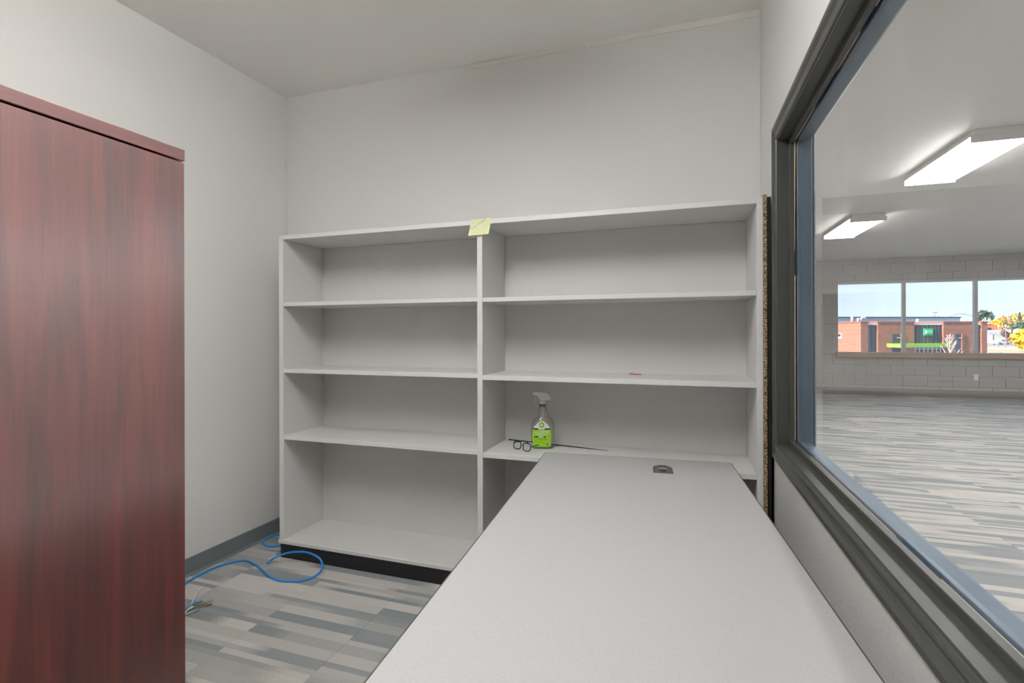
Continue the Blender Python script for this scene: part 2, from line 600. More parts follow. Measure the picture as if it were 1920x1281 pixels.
# carpet tiles
tb = bmesh.new()
m_ = MB.__new__(MB)
m_.bm = tb
g = 0.0006
a0, a1, zt, zb = g, TILE - g, 0.0, -0.006
ch = 0.0018
m_.hexa([(a0, a0, zb), (a1, a0, zb), (a1, a1, zb), (a0, a1, zb), (a0, a0, zt - ch), (a1, a0, zt - ch), (a1, a1, zt - ch), (a0, a1, zt - ch)])
top = [f for f in tb.faces if all(abs(v.co.z - (zt - ch)) < 1e-6 for v in f.verts)][0]
r_ = bmesh.ops.inset_region(tb, faces=[top], thickness=ch)
for v in top.verts:
    v.co.z = zt
for v in tb.verts:
    v.co *= K
tile_me = bpy.data.meshes.new('carpet_tile')
tb.to_mesh(tile_me)
tb.free()
tile_me.materials.append(MAT['carpet'])
tiles = []
for i in range(-4, 48):
    for j in range(-11, 24):
        x = TX0 + i * TILE
        y = TY0 + j * TILE
        if x < -3.0 or x > XE or y < YN - .3 or y > YF:
            continue
        cx, cy = x + TILE / 2, y + TILE / 2
        dpt = Vector((cx, cy, 0)).dot(F2)
        lat = Vector((cx, cy, 0)).dot(R2)
        px = 960 + FPX * lat / max(dpt, .01)
        py = 624 + FPX * EYE / max(dpt, .01)
        vis = dpt > .3 and -80 < px < 2050 and py < 1420
        if cx < XR:
            vis = vis and cx < 0.2 and cy < 2.9
        else:
            vis = vis and px > 1480 and cx > 0.9
        tiles.append((0 if vis else 1, dpt if vis else 99, x, y))
tiles.sort()
rest = MB()
for n_, (hid, dpt, x, y) in enumerate(tiles):
    if n_ < 290 and not hid:
        o = bpy.data.objects.new('carpet_tile', tile_me)
        COL.objects.link(o)
        o.location = (x * K, y * K, 0)
        o.parent = floor
    else:
        rest.hexa([(x + g, y + g, -.006), (x + TILE - g, y + g, -.006), (x + TILE - g, y + TILE - g, -.006), (x + g, y + TILE - g, -.006),
                   (x + g, y + g, 0), (x + TILE - g, y + g, 0), (x + TILE - g, y + TILE - g, 0), (x + g, y + TILE - g, 0)])
o = rest.build('carpet_field', 'carpet', floor)
o['kind'] = 'stuff'

# walls
wb = struct(MB().box(-2.75, XR, YB, YB + .12, 0, ZC + .1).build('wall_back', 'wall_paint'))
m = MB()
m.hexa([(xl(YN) - .12, YN, 0), (xl(YN), YN, 0), (xl(YB), YB, 0), (xl(YB) - .12, YB, 0),
        (xl(YN) - .12, YN, ZC + .1), (xl(YN), YN, ZC + .1), (xl(YB), YB, ZC + .1), (xl(YB) - .12, YB, ZC + .1)])
wl = struct(m.build('wall_left', 'wall_paint'))
struct(MB().box(-2.95, XE + .12, YN - .12, YN, 0, ZC + .1).build('wall_front', 'wall_paint'))
# right wall with the opening of the inside window
WY0, WY1, WZ0, WZ1 = -0.30, 2.330, 0.902, 2.170     # clear opening
m = MB()
m.box(XR, XH, YN, YB + .12, 0, WZ0 - .012)
m.box(XR, XH, YN, YB + .12, WZ1 + .012, ZC + .1)
m.box(XR, XH, WY1 + .012, YB + .12, WZ0 - .012, WZ1 + .012)
m.box(XR, XH, YN, WY0 - .012, WZ0 - .012, WZ1 + .012)
wr = struct(m.build('wall_right', 'wall_texture'))
struct(MB().box(XH - .12, XH, YB + .12, YF + .2, 0, ZC).build('wall_hall_left', 'wall_paint'))
struct(MB().box(XE, XE + .12, YN, YF + .2, 0, ZC).build('wall_hall_right', 'wall_paint'))
m = MB()
m.hexa([(-2.95, YN - .12, ZC), (XR + .05, YN - .12, ZC), (XR + .05, YB + .1, ZC), (-2.95, YB + .1, ZC),
        (-2.95, YN - .12, ZC + .12), (XR + .05, YN - .12, ZC + .12), (XR + .05, YB + .1, ZC + .12), (-2.95, YB + .1, ZC + .12)])
struct(m.build('ceiling', 'ceiling_paint'))
struct(MB().box(XH, XE + .12, YN - .12, YF + .2, ZH, ZH + .18).build('ceiling_hall', 'hall_ceiling'))

# vinyl base with a small toe
m = MB()
n = 2
prof = [(0.0, 0.0), (0.016, 0.0), (0.016, 0.004), (0.006, 0.013), (0.005, 0.098), (0.003, 0.102), (0.0, 0.102)]
ra = [Vector((xl(YN) + dx, YN, z)) for dx, z in prof]
rb = [Vector((xl(YB) + dx, YB, z)) for dx, z in prof]
m.loft([ra, rb])
struct(m.build('baseboard_left', 'baseboard_grey'))
struct(MB().box(-2.61, XR, YB - .006, YB, 0, .1, .002).build('baseboard_back', 'baseboard_grey'))

# peeling strip along the joint of back wall and ceiling
m = MB()
random.seed(3)
xs = [-1.205, -1.05, -.93, -.90, -.72, -.5, -.28, -.05, .15, .30, .39]
prev = None
for i in range(len(xs) - 1):
    dz = random.uniform(-.004, .003)
    th = .004 + random.uniform(0, .003)
    h0 = .024 + random.uniform(-.003, .003)
    if i < 2:
        m.box(xs[i], xs[i + 1], YB - .006, YB, ZC - .034, ZC - .008, .001)
    else:
        m.box(xs[i], xs[i + 1], YB - th, YB, ZC - h0 - .006 + dz, ZC + .002, .001)
struct(m.build('trim_1', 'trim_cream'))
# caulk beads in the wall corners
struct(MB().tube([(xl(YB) + .003, YB - .003, 1.9), (xl(YB) + .003, YB - .003, ZC)], .004, 6).build('trim_2', 'wall_paint'))
struct(MB().tube([(XR - .003, YB - .003, 1.9), (XR - .003, YB - .003, ZC)], .004, 6).build('trim_3', 'wall_paint'))

# ------------------------------------------------------------------ inside window (window_1)
win = sempty('window_1', (XR, 1.0, WZ0))
def ringed(prof, name, mat):
    """mitred frame: prof is a closed list of (x, d) with d = distance outward from the clear opening"""
    m = MB()
    rings = []
    for (sy, sz) in ((1, -1), (1, 1), (-1, 1), (-1, -1)):
        rg = []
        for x, d_ in prof:
            yy = (WY1 + d_) if sy > 0 else (WY0 - d_)
            zz = (WZ1 + d_) if sz > 0 else (WZ0 - d_)
            rg.append(Vector((x, yy, zz)))
        rings.append(rg)
    R = [[m.bm.verts.new(q) for q in r_] for r_ in rings]
    n = len(prof)
    for i in range(4):
        A, B = R[i], R[(i + 1) % 4]
        for k in range(n):
            m.bm.faces.new((A[k], A[(k + 1) % n], B[(k + 1) % n], B[k]))
    return m.build(name, mat, win)
# moulded casing on the wall: proud outer band, hollow, rounded inner bead
ringed([(XR, .070), (XR - .016, .070), (XR - .020, .066), (XR - .020, .052), (XR - .017, .048), (XR - .012, .043), (XR - .011, .030),
        (XR - .013, .022), (XR - .016, .018), (XR - .0165, .010), (XR - .014, .005), (XR - .010, .003), (XR, .003)], 'casing', 'charcoal_paint')
# jamb lining
ringed([(XR - .008, .012), (XR - .008, .0), (XH - .002, .0), (XH - .002, .012)], 'jamb', 'raw_wood')
ringed([(XR - .009, .003), (XR - .009, -.003), (.4285, -.003), (.4285, .003)], 'jamb_facing', 'charcoal_paint')
# office-side stop
ringed([(.428, .001), (.428, -.021), (.4295, -.0225), (.4435, -.0225), (.4445, -.0215), (.4445, .001)], 'inner_stop', 'charcoal_paint')
# hall-side stop in two steps
ringed([(.4555, .001), (.4555, -.0215), (.457, -.023), (.466, -.023), (.468, -.020), (.509, -.014), (.5115, -.011), (.5115, .001)], 'outer_stop', 'daylit_blue_paint')
ringed([(XH, .07), (XH + .016, .066), (XH + .016, .008), (XH + .010, .001), (XH, .001)], 'hall_casing', 'daylit_blue_paint')
m = MB()
m.box(.4512, .4546, WY0 + .004, WY1 - .004, WZ0 + .004, WZ1 - .004)
m.build('pane', 'pane_clear', win)
# bare wood showing between stop and glass where the paint misses
for (za, zb_, wa, wb_) in ((1.70, 2.148, .001, .0052), (.925, 1.60, .0022, .0035)):
    m = MB()
    m.hexa([(.4446, WY1 - .0228, za), (.4446 + wa, WY1 - .0228, za), (.4446 + wa, WY1 + .001, za), (.4446, WY1 + .001, za),
            (.4446, WY1 - .0228, zb_), (.4446 + wb_, WY1 - .0228, zb_), (.4446 + wb_, WY1 + .001, zb_), (.4446, WY1 + .001, zb_)])
    m.build('bare_wood_strip', 'raw_wood', win)
for (ya, yb_, wd) in ((1.98, 2.29, .002), (1.52, 1.72, .0022), (1.36, 1.41, .002), (.95, 1.16, .0022)):
    MB().box(.4446, .4446 + wd, ya, yb_, WZ1 - .0228, WZ1 + .001).build('bare_wood_strip', 'raw_wood', win)
for (ya, yb_, wd) in ((1.30, 2.05, .0012), (.62, 1.10, .0014), (.1, .5, .0012)):
    MB().box(.4446, .4446 + wd, ya, yb_, WZ0 - .001, WZ0 + .0226).build('bare_wood_strip', 'raw_wood', win)

# ------------------------------------------------------------------ far hall wall, its blocks and its ribbon window
FX0, FX1, FZ0, FZ1 = 3.316, 9.516, 0.915, 2.470
m = MB()
m.box(XH, XE, YF + .012, YF + .25, 0, FZ0 - .045)
m.box(XH, XE, YF + .012, YF + .25, FZ1, ZC)
m.box(XH, FX0, YF + .012, YF + .25, FZ0 - .045, FZ1)
m.box(FX1, XE, YF + .012, YF + .25, FZ0 - .045, FZ1)
wf = struct(m.build('wall_far', 'block_paint'))
BW, BH = .4366, .2183
jn = .0045
cache = {}
def block(x0, x1, z0, z1):
    key = (round(x1 - x0, 3), round(z1 - z0, 3))
    if key not in cache:
        b = MB()
        lx, lz = x1 - x0, z1 - z0
        b.box(jn, lx - jn, 0, .02, jn, lz - jn, .003)
        for v in b.bm.verts:
            v.co *= K
        me = bpy.data.meshes.new('block')
        b.bm.to_mesh(me)
        b.bm.free()
        me.materials.append(MAT['block_paint'])
        cache[key] = me
    o_ = bpy.data.objects.new('block', cache[key])
    COL.objects.link(o_)
    o_.location = (x0 * K, YF * K, z0 * K)
    o_.parent = wf
for r in range(14):
    z0, z1 = r * BH, min((r + 1) * BH, ZH)
    if z0 >= ZH - .02:
        break
    x = 1.24 - (BW / 2 if r % 2 else 0)
    while x < 9.9:
        x0, x1 = x, x + BW
        x += BW
        if x1 < 1.7:
            continue
        if z1 <= FZ0 - .02 or z0 >= FZ1 - .01:
            block(x0, x1, z0, z1)
            continue
        zs = []
        inside = x1 > FX0 and x0 < FX1
        if not inside:
            block(x0, x1, z0, z1)
            continue
        if z0 < FZ0 - .05:
            block(x0, x1, z0, FZ0 - .045)
        if z1 > FZ1 + .03:
            block(x0, x1, FZ1 + .004, z1)
        if x0 < FX0 - .05:
            block(x0, FX0, max(z0, FZ0 - .045), min(z1, FZ1 + .004))
        if x1 > FX1 + .05:
            block(FX1, x1, max(z0, FZ0 - .045), min(z1, FZ1 + .004))
struct(MB().box(XH, XE, YF - .012, YF + .004, 0, .150, .003).build('baseboard_far', 'hall_baseboard'))

w2 = sempty('window_2', (FX0, YF, FZ0))
m = MB()
m.box(FX0 - .05, FX1 + .05, YF - .10, YF + .10, FZ0 - .10, FZ0 - .002, .006)
m.build('sill', 'sill_wood', w2)
m = MB()
m.box(FX0, FX1, YF + .02, YF + .12, FZ1 - .055, FZ1, .004)
m.build('head_rail', 'alu_grey', w2)
m = MB()
m.box(FX0, FX1, YF + .04, YF + .12, FZ0 - .002, FZ0 + .012, .002)
m.build('bottom_rail', 'alu_grey', w2)
PW = 1.24
nP = 5
for i in range(nP + 1):
    x = FX0 + i * PW
    hw = .028 if 0 < i < nP else .012
    MB().box(max(FX0, x - hw), min(FX1, x + hw), YF + .03, YF + .12, FZ0 + .012, FZ1 - .055, .004).build('mullion', 'alu_grey', w2)
for i in range(nP):
    x = FX0 + i * PW
    MB().box(x + .012, x + PW - .012, YF + .078, YF + .084, FZ0 + .012, FZ1 - .055).build('pane', 'pane_far', w2)

# ------------------------------------------------------------------ tall mahogany cabinet
cab_ang = math.radians(1.2)
CA = Vector((math.sin(cab_ang), math.cos(cab_ang), 0))       # along the face, away from the viewer
CN = Vector((CA.y, -CA.x, 0))                                # out of the face, towards the desk
C0 = ray(347.5) * 1.257
C0 = Vector((C0.x, C0.y, 0))
CH = zat(280, 1.257)
CW, CD = 0.98, 0.62
def cb(name, mat, n0, n1, a0, a1, z0, z1, par, bev=.0012):
    m = MB()
    m.obox(C0, CN, CA, (n0, n1), (a0, a1), z0, z1, bev)
    return m.build(name, mat, par)
loc = C0 - CN * CD / 2 - CA * CW / 2
cabinet = thing('storage_cabinet', 'tall dark mahogany storage cabinet with flat doors and overhanging top board at the left', 'cabinet', (loc.x, loc.y, 0))
cb('top_board', 'mahogany_level', -CD, 0, -CW, 0.0005, CH - .0285, CH, cabinet)
cb('side_panel', 'mahogany_upright', -CD, -.024, -.022, 0, 0, CH - .0285, cabinet)
cb('side_panel', 'mahogany_upright', -CD, -.024, -CW, -CW + .022, 0, CH - .0285, cabinet)
cb('back_panel', 'mahogany_upright', -CD, -CD + .01, -CW + .022, -.022, .08, CH - .0285, cabinet)
cb('bottom_board', 'mahogany_level', -CD + .01, -.024, -CW + .022, -.022, .08, .10, cabinet)
cb('plinth', 'mahogany_level', -.08, -.06, -CW + .022, -.022, 0, .08, cabinet)
for k in range(2):
    b1 = -.0008 if k == 0 else -CW / 2 - .0015
    b0 = -CW / 2 + .0015 if k == 0 else -CW + .0008
    d = cb('door', 'mahogany_upright', -.022, -.0008, b0, b1, .085, CH - .0285 - .0045, cabinet)
    hb = b0 + .05 if k == 0 else b1 - .05
    m = MB()
    P = C0 + CA * hb
    for zz in (1.05, 1.20):
        q = P + CN * .0
        m.tube([(q.x, q.y, zz), ((q + CN * .03).x, (q + CN * .03).y, zz)], .005, 8)
    q = P + CN * .03
    m.tube([(q.x, q.y, 1.03), (q.x, q.y, 1.22)], .0055, 8)
    m.build('handle', 'alu_grey', d)

# ------------------------------------------------------------------ bookcase
BX0, BX1, BY0, BY1 = -2.321, 0.3496, 2.452, 2.822
bk = thing('bookcase', 'wide white double-bay bookcase with empty shelves and black kick plate against the back wall', 'bookcase', ((BX0 + BX1) / 2, (BY0 + BY1) / 2, 0))
def bb(name, mat, x0, x1, y0, y1, z0, z1, par=bk, bev=.0015):
    return MB().box(x0, x1, y0, y1, z0, z1, bev).build(name, mat, par)
ZT = 1.966
bb('top_board', 'shelf_white', BX0, BX1, BY0 + .003, BY1, ZT - .025, ZT)
bb('top_edge', 'shelf_edge', BX0, BX1, BY0, BY0 + .0032, ZT - .025, ZT, bev=.001)
for (x0, x1) in ((BX0, BX0 + .030), (BX1 - .0255, BX1)):
    p_ = bb('side_panel', 'shelf_white', x0, x1, BY0 + .003, BY1, .112, ZT - .0252)
    bb('front_edge', 'shelf_edge', x0, x1, BY0, BY0 + .0032, .112, ZT - .0252, p_, .001)
DX0, DX1 = -1.0145, -.9850
p_ = bb('divider', 'shelf_white', DX0, DX1, BY0 + .003, BY1, .112, ZT - .0252)
bb('front_edge', 'shelf_edge', DX0, DX1, BY0, BY0 + .0032, .112, ZT - .0252, p_, .001)
bb('back_panel', 'shelf_white', BX0 + .030, DX0, BY1 - .012, BY1 - .002, .112, ZT - .0252)
bb('back_panel', 'shelf_white', DX1, BX1 - .0255, BY1 - .012, BY1 - .002, .112, ZT - .0252)
for (x0, x1, zs) in ((BX0 + .0305, DX0 - .0005, ((1.535, 1.557), (1.129, 1.1535), (.7235, .748))),
                     (DX1 + .0005, BX1 - .026, ((1.5325, 1.5545), (1.1215, 1.146), (.7125, .738)))):
    for (z0, z1) in zs:
        p_ = bb('shelf', 'shelf_white', x0, x1, BY0 + .007, BY1 - .0125, z0, z1)
        bb('front_edge', 'shelf_edge', x0, x1, BY0 + .0025, BY0 + .0072, z0, z1, p_, .0012)
p_ = bb('base_board', 'shelf_white', BX0 - .010, BX1, BY0 - .002, BY1, .086, .112, bev=.004)
bb('kick_plate', 'kick_black', BX0, BX1, BY0 + .008, BY0 + .024, 0, .086, bev=.001)
bb('plinth', 'kick_black', BX0, BX1, BY0 + .024, BY1, 0.001, .086)
# shelf-pin holes up the back of the left side panel, drilled sockets with dark rims
m = MB()
for k in range(44):
    zz = .20 + k * .04
    if any(abs(zz - q) < .03 for q in (1.546, 1.141, .736)):
        continue
    m.tube([(BX0 + .0300, BY1 - .030, zz), (BX0 + .0306, BY1 - .030, zz)], .0022, 6)
o = m.build('pin_hole', 'dark_edge', bk)
o['kind'] = 'stuff'

# ------------------------------------------------------------------ fabric panel standing between bookcase and wall
fp = thing('fabric_panel', 'thin brown tweed partition panel wedged upright between bookcase and window wall', 'panel', (.365, 2.6, 0))
MB().box(.3505, .3655, 2.444, 2.815, 0, 1.976, .004, 2).build('fabric_face', 'tweed', fp)
MB().box(.3656, .3815, 2.450, 2.815, 0, 1.966, .002).build('backing_board', 'black_edge', fp)

# ------------------------------------------------------------------ desk
DT = .785
dang = math.radians(4.2)
DA = Vector((math.cos(dang) , math.sin(dang), 0))            # across, left to right
DB = Vector((DA.y, -DA.x, 0))                                # towards the viewer
fl = at_z(1022, 848, DT)
fr_ = at_z(1371, 870, DT)
D0 = Vector((fl.x, fl.y, 0))
DW = (Vector((fr_.x, fr_.y, 0)) - D0).dot(DA)
DL = 1.967
cen = D0 + DA * DW / 2 + DB * DL / 2
desk = thing('desk', 'long light grey laminate desk with thin dark edge, pushed end-on against the bookcase', 'desk', (cen.x, cen.y, 0))
def rrect(x0, x1, y0, y1, r, n=5):
    P = []
    for (cx, cy, a) in ((x1 - r, y0 + r, -90), (x1 - r, y1 - r, 0), (x0 + r, y1 - r, 90), (x0 + r, y0 + r, 180)):
        for k in range(n + 1):
            q = math.radians(a + 90 * k / n)
            P.append((cx + r * math.cos(q), cy + r * math.sin(q)))
    return P
def dk(a, b, z):
    q = D0 + DA * a + DB * b
    return Vector((q.x, q.y, z))
m = MB()
pl = rrect(.0034, DW - .0034, .0034, DL - .0034, .012)
m.prism(pl, dk, DT - .0305, DT)
m.build('top_board', 'desk_laminate', desk)
m = MB()
pl = rrect(0, DW, 0, DL, .014)
m.prism(pl, dk, DT - .031, DT - .0003)
m.build('edge_band', 'dark_edge', desk)
for b in (.16, DL - .20):
    m = MB()
    m.obox(D0, DA, DB, (.08, DW - .08), (b, b + .03), 0, DT - .031, .002)
    m.build('end_panel', 'desk_laminate', desk)
m = MB()
m.obox(D0, DA, DB, (DW - .12, DW - .10), (.19, DL - .20), .22, DT - .031, .002)
m.build('modesty_panel', 'desk_laminate', desk)
# cable grommet
gp = at_z(1242, 881, DT)
ga = (gp - D0).dot(DA)
gb = (gp - D0).dot(DB)
gr = MB()
hw, hd = .040, .062
pl = [(ga - hw, gb + hd), (ga + hw, gb + hd)]
for k in range(13):
    q = math.radians(25 + 130 * k / 12)
    pl.append((ga + hw * 1.0 * max(-1, min(1, math.cos(q) / math.cos(math.radians(25)))), gb - hd * (0.35 + .65 * (math.sin(q) - math.sin(math.radians(25))) / (1 - math.sin(math.radians(25))))))
gr.prism(pl, dk, DT - .002, DT + .0022)
gro = gr.build('grommet', 'grommet_grey', desk)
m = MB()
m.prism([(ga + .018 * math.cos(k * math.pi / 8), gb + .004 + .042 * math.sin(k * math.pi / 8)) for k in range(16)], dk, DT + .0021, DT + .0027)
m.build('cap', 'collar_grey', gro)
m = MB()
m.prism([(ga + .017 * math.cos(math.pi * k / 8), gb + .020 + .024 * math.sin(math.pi * k / 8)) for k in range(9)], dk, DT + .0026, DT + .0031)
m.build('finger_slot', 'black_edge', gro)
m = MB()
m.prism([(ga + .017 * math.cos(math.pi * k / 8), gb - .036 - .014 * math.sin(math.pi * k / 8)) for k in range(9)], dk, DT + .0021, DT + .0029)
m.build('cable_slot', 'black_edge', gro)

# ------------------------------------------------------------------ ceiling lamps
def fixture(label, x0, x1, y0, y1, zc, mat, group, zl=.10, bulge=False):
    cx, cy = (x0 + x1) / 2, (y0 + y1) / 2
    r = thing('ceiling_lamp', label, 'lamp', (cx, cy, zc), group)
    m = MB().box(x0 + .02, x1 - .02, y0 + .006, y1 - .006, zc - .049, zc, .003)
    if not bulge:      # tray that carries the lens
        m.box(x0 - .003, x1 + .003, y0 + .010, y1 - .010, zc - .0535, zc - .044, .001)
    m.build('housing', 'fixture_white', r)
    m = MB()
    if bulge:       # deep wraparound lens with glowing flanks
        prof = [(x0 + .10, zc - .046), (x0 + .015, zc - .090), (x0, zc - .130), (x0 + .04, zc - zl), (x1 - .04, zc - zl), (x1, zc - .130), (x1 - .015, zc - .090), (x1 - .10, zc - .046)]
    else:
        prof = [(x0, zc - .0535), (x0 + .004, zc - .070), (x0 + .03, zc - zl), (x1 - .03, zc - zl), (x1 - .004, zc - .070), (x1, zc - .0535)]
    m.loft([[Vector((a, y, b)) for a, b in prof] for y in (y0 + .012, y1 - .012)])
    m.build('diffuser', mat, r)
    for s in (0, 1):
        m = MB()
        ya = y0 if s == 0 else y1 - .0115
        m.box(x0 - .004, x1 + .004, ya, ya + .0115, zc - zl - .004, zc - .052, .002)
        m.box(x0 + .02, x1 - .02, ya, ya + .0115, zc - .052, zc - .001, .002)
        m.build('end_cap', 'fixture_white', r)
fixture('bright wraparound ceiling lamp in the hall nearer to the glass', 2.170, 2.585, 4.86, 6.10, ZH, 'lens_hall', 'hall ceiling lamps')
fixture('smaller looking wraparound ceiling lamp in the hall nearer to the far windows', 2.190, 2.605, 7.87, 9.18, ZH, 'lens_hall', 'hall ceiling lamps')
for gx in (2.170, 5.40, 8.63, 11.86, 15.09):
    for gy in (1.83, 4.86, 7.87):
        if gx < 3 and gy > 4:
            continue
        fixture('hall ceiling lamp to the right of or above the picture', gx, gx + .415, gy, gy + 1.26, ZH, 'lens_hall', 'hall ceiling lamps outside the picture')
for gy in (-.02,):
    fixture('office ceiling lamp overhead, just above the picture', -1.07, -.65, gy, gy + 1.34, ZC, 'lens_office', None, .165, True)

# ------------------------------------------------------------------ wall outlet in the hall
op = Vector((5.774, YF, .427))
ol = thing('wall_outlet', 'small ivory wall outlet below the far hall window', 'outlet', (op.x, YF - .01, op.z))
MB().box(op.x - .040, op.x + .040, YF - .008, YF + .001, op.z - .064, op.z + .064, .003).build('cover_plate', 'plate_white', ol)
for s in (-1, 1):
    MB().box(op.x - .018, op.x + .018, YF - .0105, YF - .0075, op.z + s * .030 - .018, op.z + s * .030 + .018, .004).build('socket', 'trim_cream', ol)

# ------------------------------------------------------------------ spray bottle
bz = .738
bp = at_z(1017, 842.5, bz)
vd = ray(1017).normalized()
br_ = Vector((vd.y, -vd.x, 0))
U = .000292
BC = Vector((bp.x, bp.y, 0)) + vd * .028
def bt(x, y, d):                 # crop pixel coordinates of the bottle -> survey point; d towards the wall
    q = BC + br_ * ((x - 555) * U) + vd * d
    return Vector((q.x, q.y, bz + .0006 + (1130 - y) * U))
sec = [(1130, 555, 196, 96), (1118, 555, 208, 106), (1040, 556, 213, 112), (900, 556, 216, 114), (760, 555, 219, 114), (700, 556, 215, 112), (655, 560, 200, 106),
       (615, 566, 178, 96), (580, 571, 150, 84), (555, 574, 122, 70), (535, 578, 100, 60), (480, 572, 92, 54), (420, 562, 78, 52), (370, 552, 62, 52), (345, 552, 58, 52)]
def ering(y, cx, hw, hd, n=28, p=2.6):
    rg = []
    for k in range(n):
        a = 2 * math.pi * k / n
        ca, sa = math.cos(a), math.sin(a)
        rg.append(bt(cx + hw * math.copysign(abs(ca) ** (2 / p), ca), y, hd * U * math.copysign(abs(sa) ** (2 / p), sa)))
    return rg
def secat(y):
    for (a, b) in zip(sec[:-1], sec[1:]):
        if b[0] <= y <= a[0]:
            f = (a[0] - y) / (a[0] - b[0])
            return [a[i] + (b[i] - a[i]) * f for i in range(4)]
    return sec[0]
bot = thing('spray_bottle', 'clear plastic spray bottle with lime green label and white trigger head on the shelf', 'bottle', (BC.x, BC.y, bz))
m = MB()
m.loft([ering(*s) for s in sec])
m.build('bottle_body', 'clear_plastic', bot, True)
m = MB()
m.loft([ering(y, 553, 64, 60) for y in (350, 302)])
m.build('collar', 'collar_grey', bot, True)
m = MB()
m.loft([ering(y, 553, hw, hd) for y, hw, hd in ((302, 60, 56), (296, 60, 56), (240, 58, 54), (228, 50, 48))])
m.build('cap', 'spray_white', bot, True)
m = MB()
head = [(375, 78), (380, 74), (520, 82), (610, 88), (645, 104), (672, 135), (695, 175), (706, 215), (700, 228), (612, 232), (600, 238), (505, 238), (498, 205), (480, 188), (466, 160), (440, 140), (378, 132)]
m.prism(head, lambda a, b, d: bt(a, b, d), -.0105, .0105)
bmesh.ops.bevel(m.bm, geom=list(m.bm.edges), offset=.0015, segments=1, affect='EDGES')
m.build('trigger_head', 'spray_white', bot)
m = MB()
m.tube(smoothline([bt(430, 138, 0), bt(424, 185, 0), bt(408, 235, 0), bt(384, 282, 0)], 4), [.0042] * 12 + [.003], 8)
m.build('trigger', 'spray_white', bot, True)
m = MB()
m.prism([(355, 95), (377, 92), (377, 128), (355, 124)], lambda a, b, d: bt(a + 12, b, d), -.007, .007)
m.build('nozzle', 'spray_white', bot)
m = MB()
m.tube([bt(560, 345, 0), bt(562, 700, 0), bt(575, 1100, 0)], .0022, 6)
m.build('dip_tube', 'spray_white', bot, True)
def lab(x, y, eps):
    _, cx, hw, hd = secat(y)
    q = min(.97, abs(x - cx) / hw)
    return bt(x, y, -(hd * U * (1 - q ** 2.6) ** (1 / 2.6)) - eps)
def patch(name, mat, xa, xb, y0, y1, eps, par, nx=14, ny=8):
    """curved label piece; xa, xb are functions of y"""
    m = MB()
    G = []
    for j in range(ny + 1):
        y = y0 + (y1 - y0) * j / ny
        l, r = xa(y), xb(y)
        G.append([m.bm.verts.new(lab(l + (r - l) * i / nx, y, eps)) for i in range(nx + 1)])
    for j in range(ny):
        for i in range(nx):
            m.bm.faces.new((G[j][i], G[j][i + 1], G[j + 1][i + 1], G[j + 1][i]))
    return m.build(name, mat, par, True)
kc = lambda v_: (lambda y: v_)
lb = patch('label', 'label_green', kc(368), kc(708), 762, 1086, .0009, bot)
arch = lambda s: (lambda y: 540 + s * 170 * min(1, max(.02, ((y - 606) / 150))) ** .62)
patch('label_crest', 'label_white', arch(-1), arch(1), 608, 764, .0010, lb)
patch('label_band', 'label_dark', kc(372), kc(702), 742, 768, .0014, lb)
patch('label_band', 'label_dark', kc(402), kc(622), 890, 912, .0014, lb)
m = MB()
def disc(m, cx, cy, r, eps, n=20):
    c_ = m.bm.verts.new(lab(cx, cy, eps))
    vs_ = [m.bm.verts.new(lab(cx + r * math.cos(2 * math.pi * k / n), cy + r * math.sin(2 * math.pi * k / n), eps)) for k in range(n)]
    for k in range(n):
        m.bm.faces.new((c_, vs_[k], vs_[(k + 1) % n]))
disc(m, 535, 680, 48, .0016)
m.build('emblem', 'label_olive', lb)
m = MB()
disc(m, 535, 680, 36, .0019)
m.build('emblem_leaf', 'label_green', lb)
m = MB()
for q in (-1, 1):
    m.face([lab(535 + q * 3, 700, .0022), lab(535 + q * 26, 690, .0022), lab(535 + q * 22, 662, .0022), lab(535 + q * 5, 672, .0022)])
m.build('emblem_mark', 'label_white', lb)
m = MB()
disc(m, 645, 905, 26, .0018)
m.build('lemon', 'label_yellow', lb)
m = MB()
m.face([lab(655, 885, .0021), lab(672, 880, .0021), lab(684, 895, .0021), lab(680, 908, .0021), lab(668, 895, .0021)])
m.build('lemon_leaf', 'label_dark', lb)
m = MB()
disc(m, 640, 1040, 20, .0018, 14)
m.build('recycling_mark', 'collar_grey', lb)
def text_on_label(body, x0, x1, y_base, height, mat, name):
    cu = bpy.data.curves.new('txt', 'FONT')
    cu.body = body
    cu.size = 1.0
    cu.resolution_u = 2
    to = bpy.data.objects.new('txt', cu)
    COL.objects.link(to)
    bpy.context.view_layer.update()
    me = bpy.data.meshes.new_from_object(to)
    bpy.data.objects.remove(to)
    bpy.data.curves.remove(cu)
    xs_ = [v.co.x for v in me.vertices]
    ys_ = [v.co.y for v in me.vertices]
    a, b = min(xs_), max(xs_)
    c_, d_ = min(ys_), max(ys_)
    m = MB()
    m.bm.from_mesh(me)
    bpy.data.meshes.remove(me)
    for v in m.bm.verts:
        v.co = lab(x0 + (v.co.x - a) / (b - a) * (x1 - x0), y_base - (v.co.y - c_) / (d_ - c_) * height, .0019)
    return m.build(name, mat, lb)
text_on_label('ALL PURPOSE', 412, 662, 834, 48, 'label_white', 'lettering')
text_on_label('CLEANER', 452, 612, 884, 44, 'label_white', 'lettering')
for (x0, x1, y, h, mt) in ((474, 590, 764, 20, 'label_white'), (480, 570, 909, 17, 'label_white')):
    patch('band_text_block', mt, kc(x0), kc(x1), y - h, y, .0018, lb, 4, 1)
for (x0, x1, y) in ((395, 665, 934), (470, 620, 954), (395, 445, 975), (430, 570, 998), (400, 500, 1045), (560, 600, 1030)):
    patch('small_print', 'label_olive', kc(x0), kc(x1), y, y + 7, .0017, lb, 6, 1)

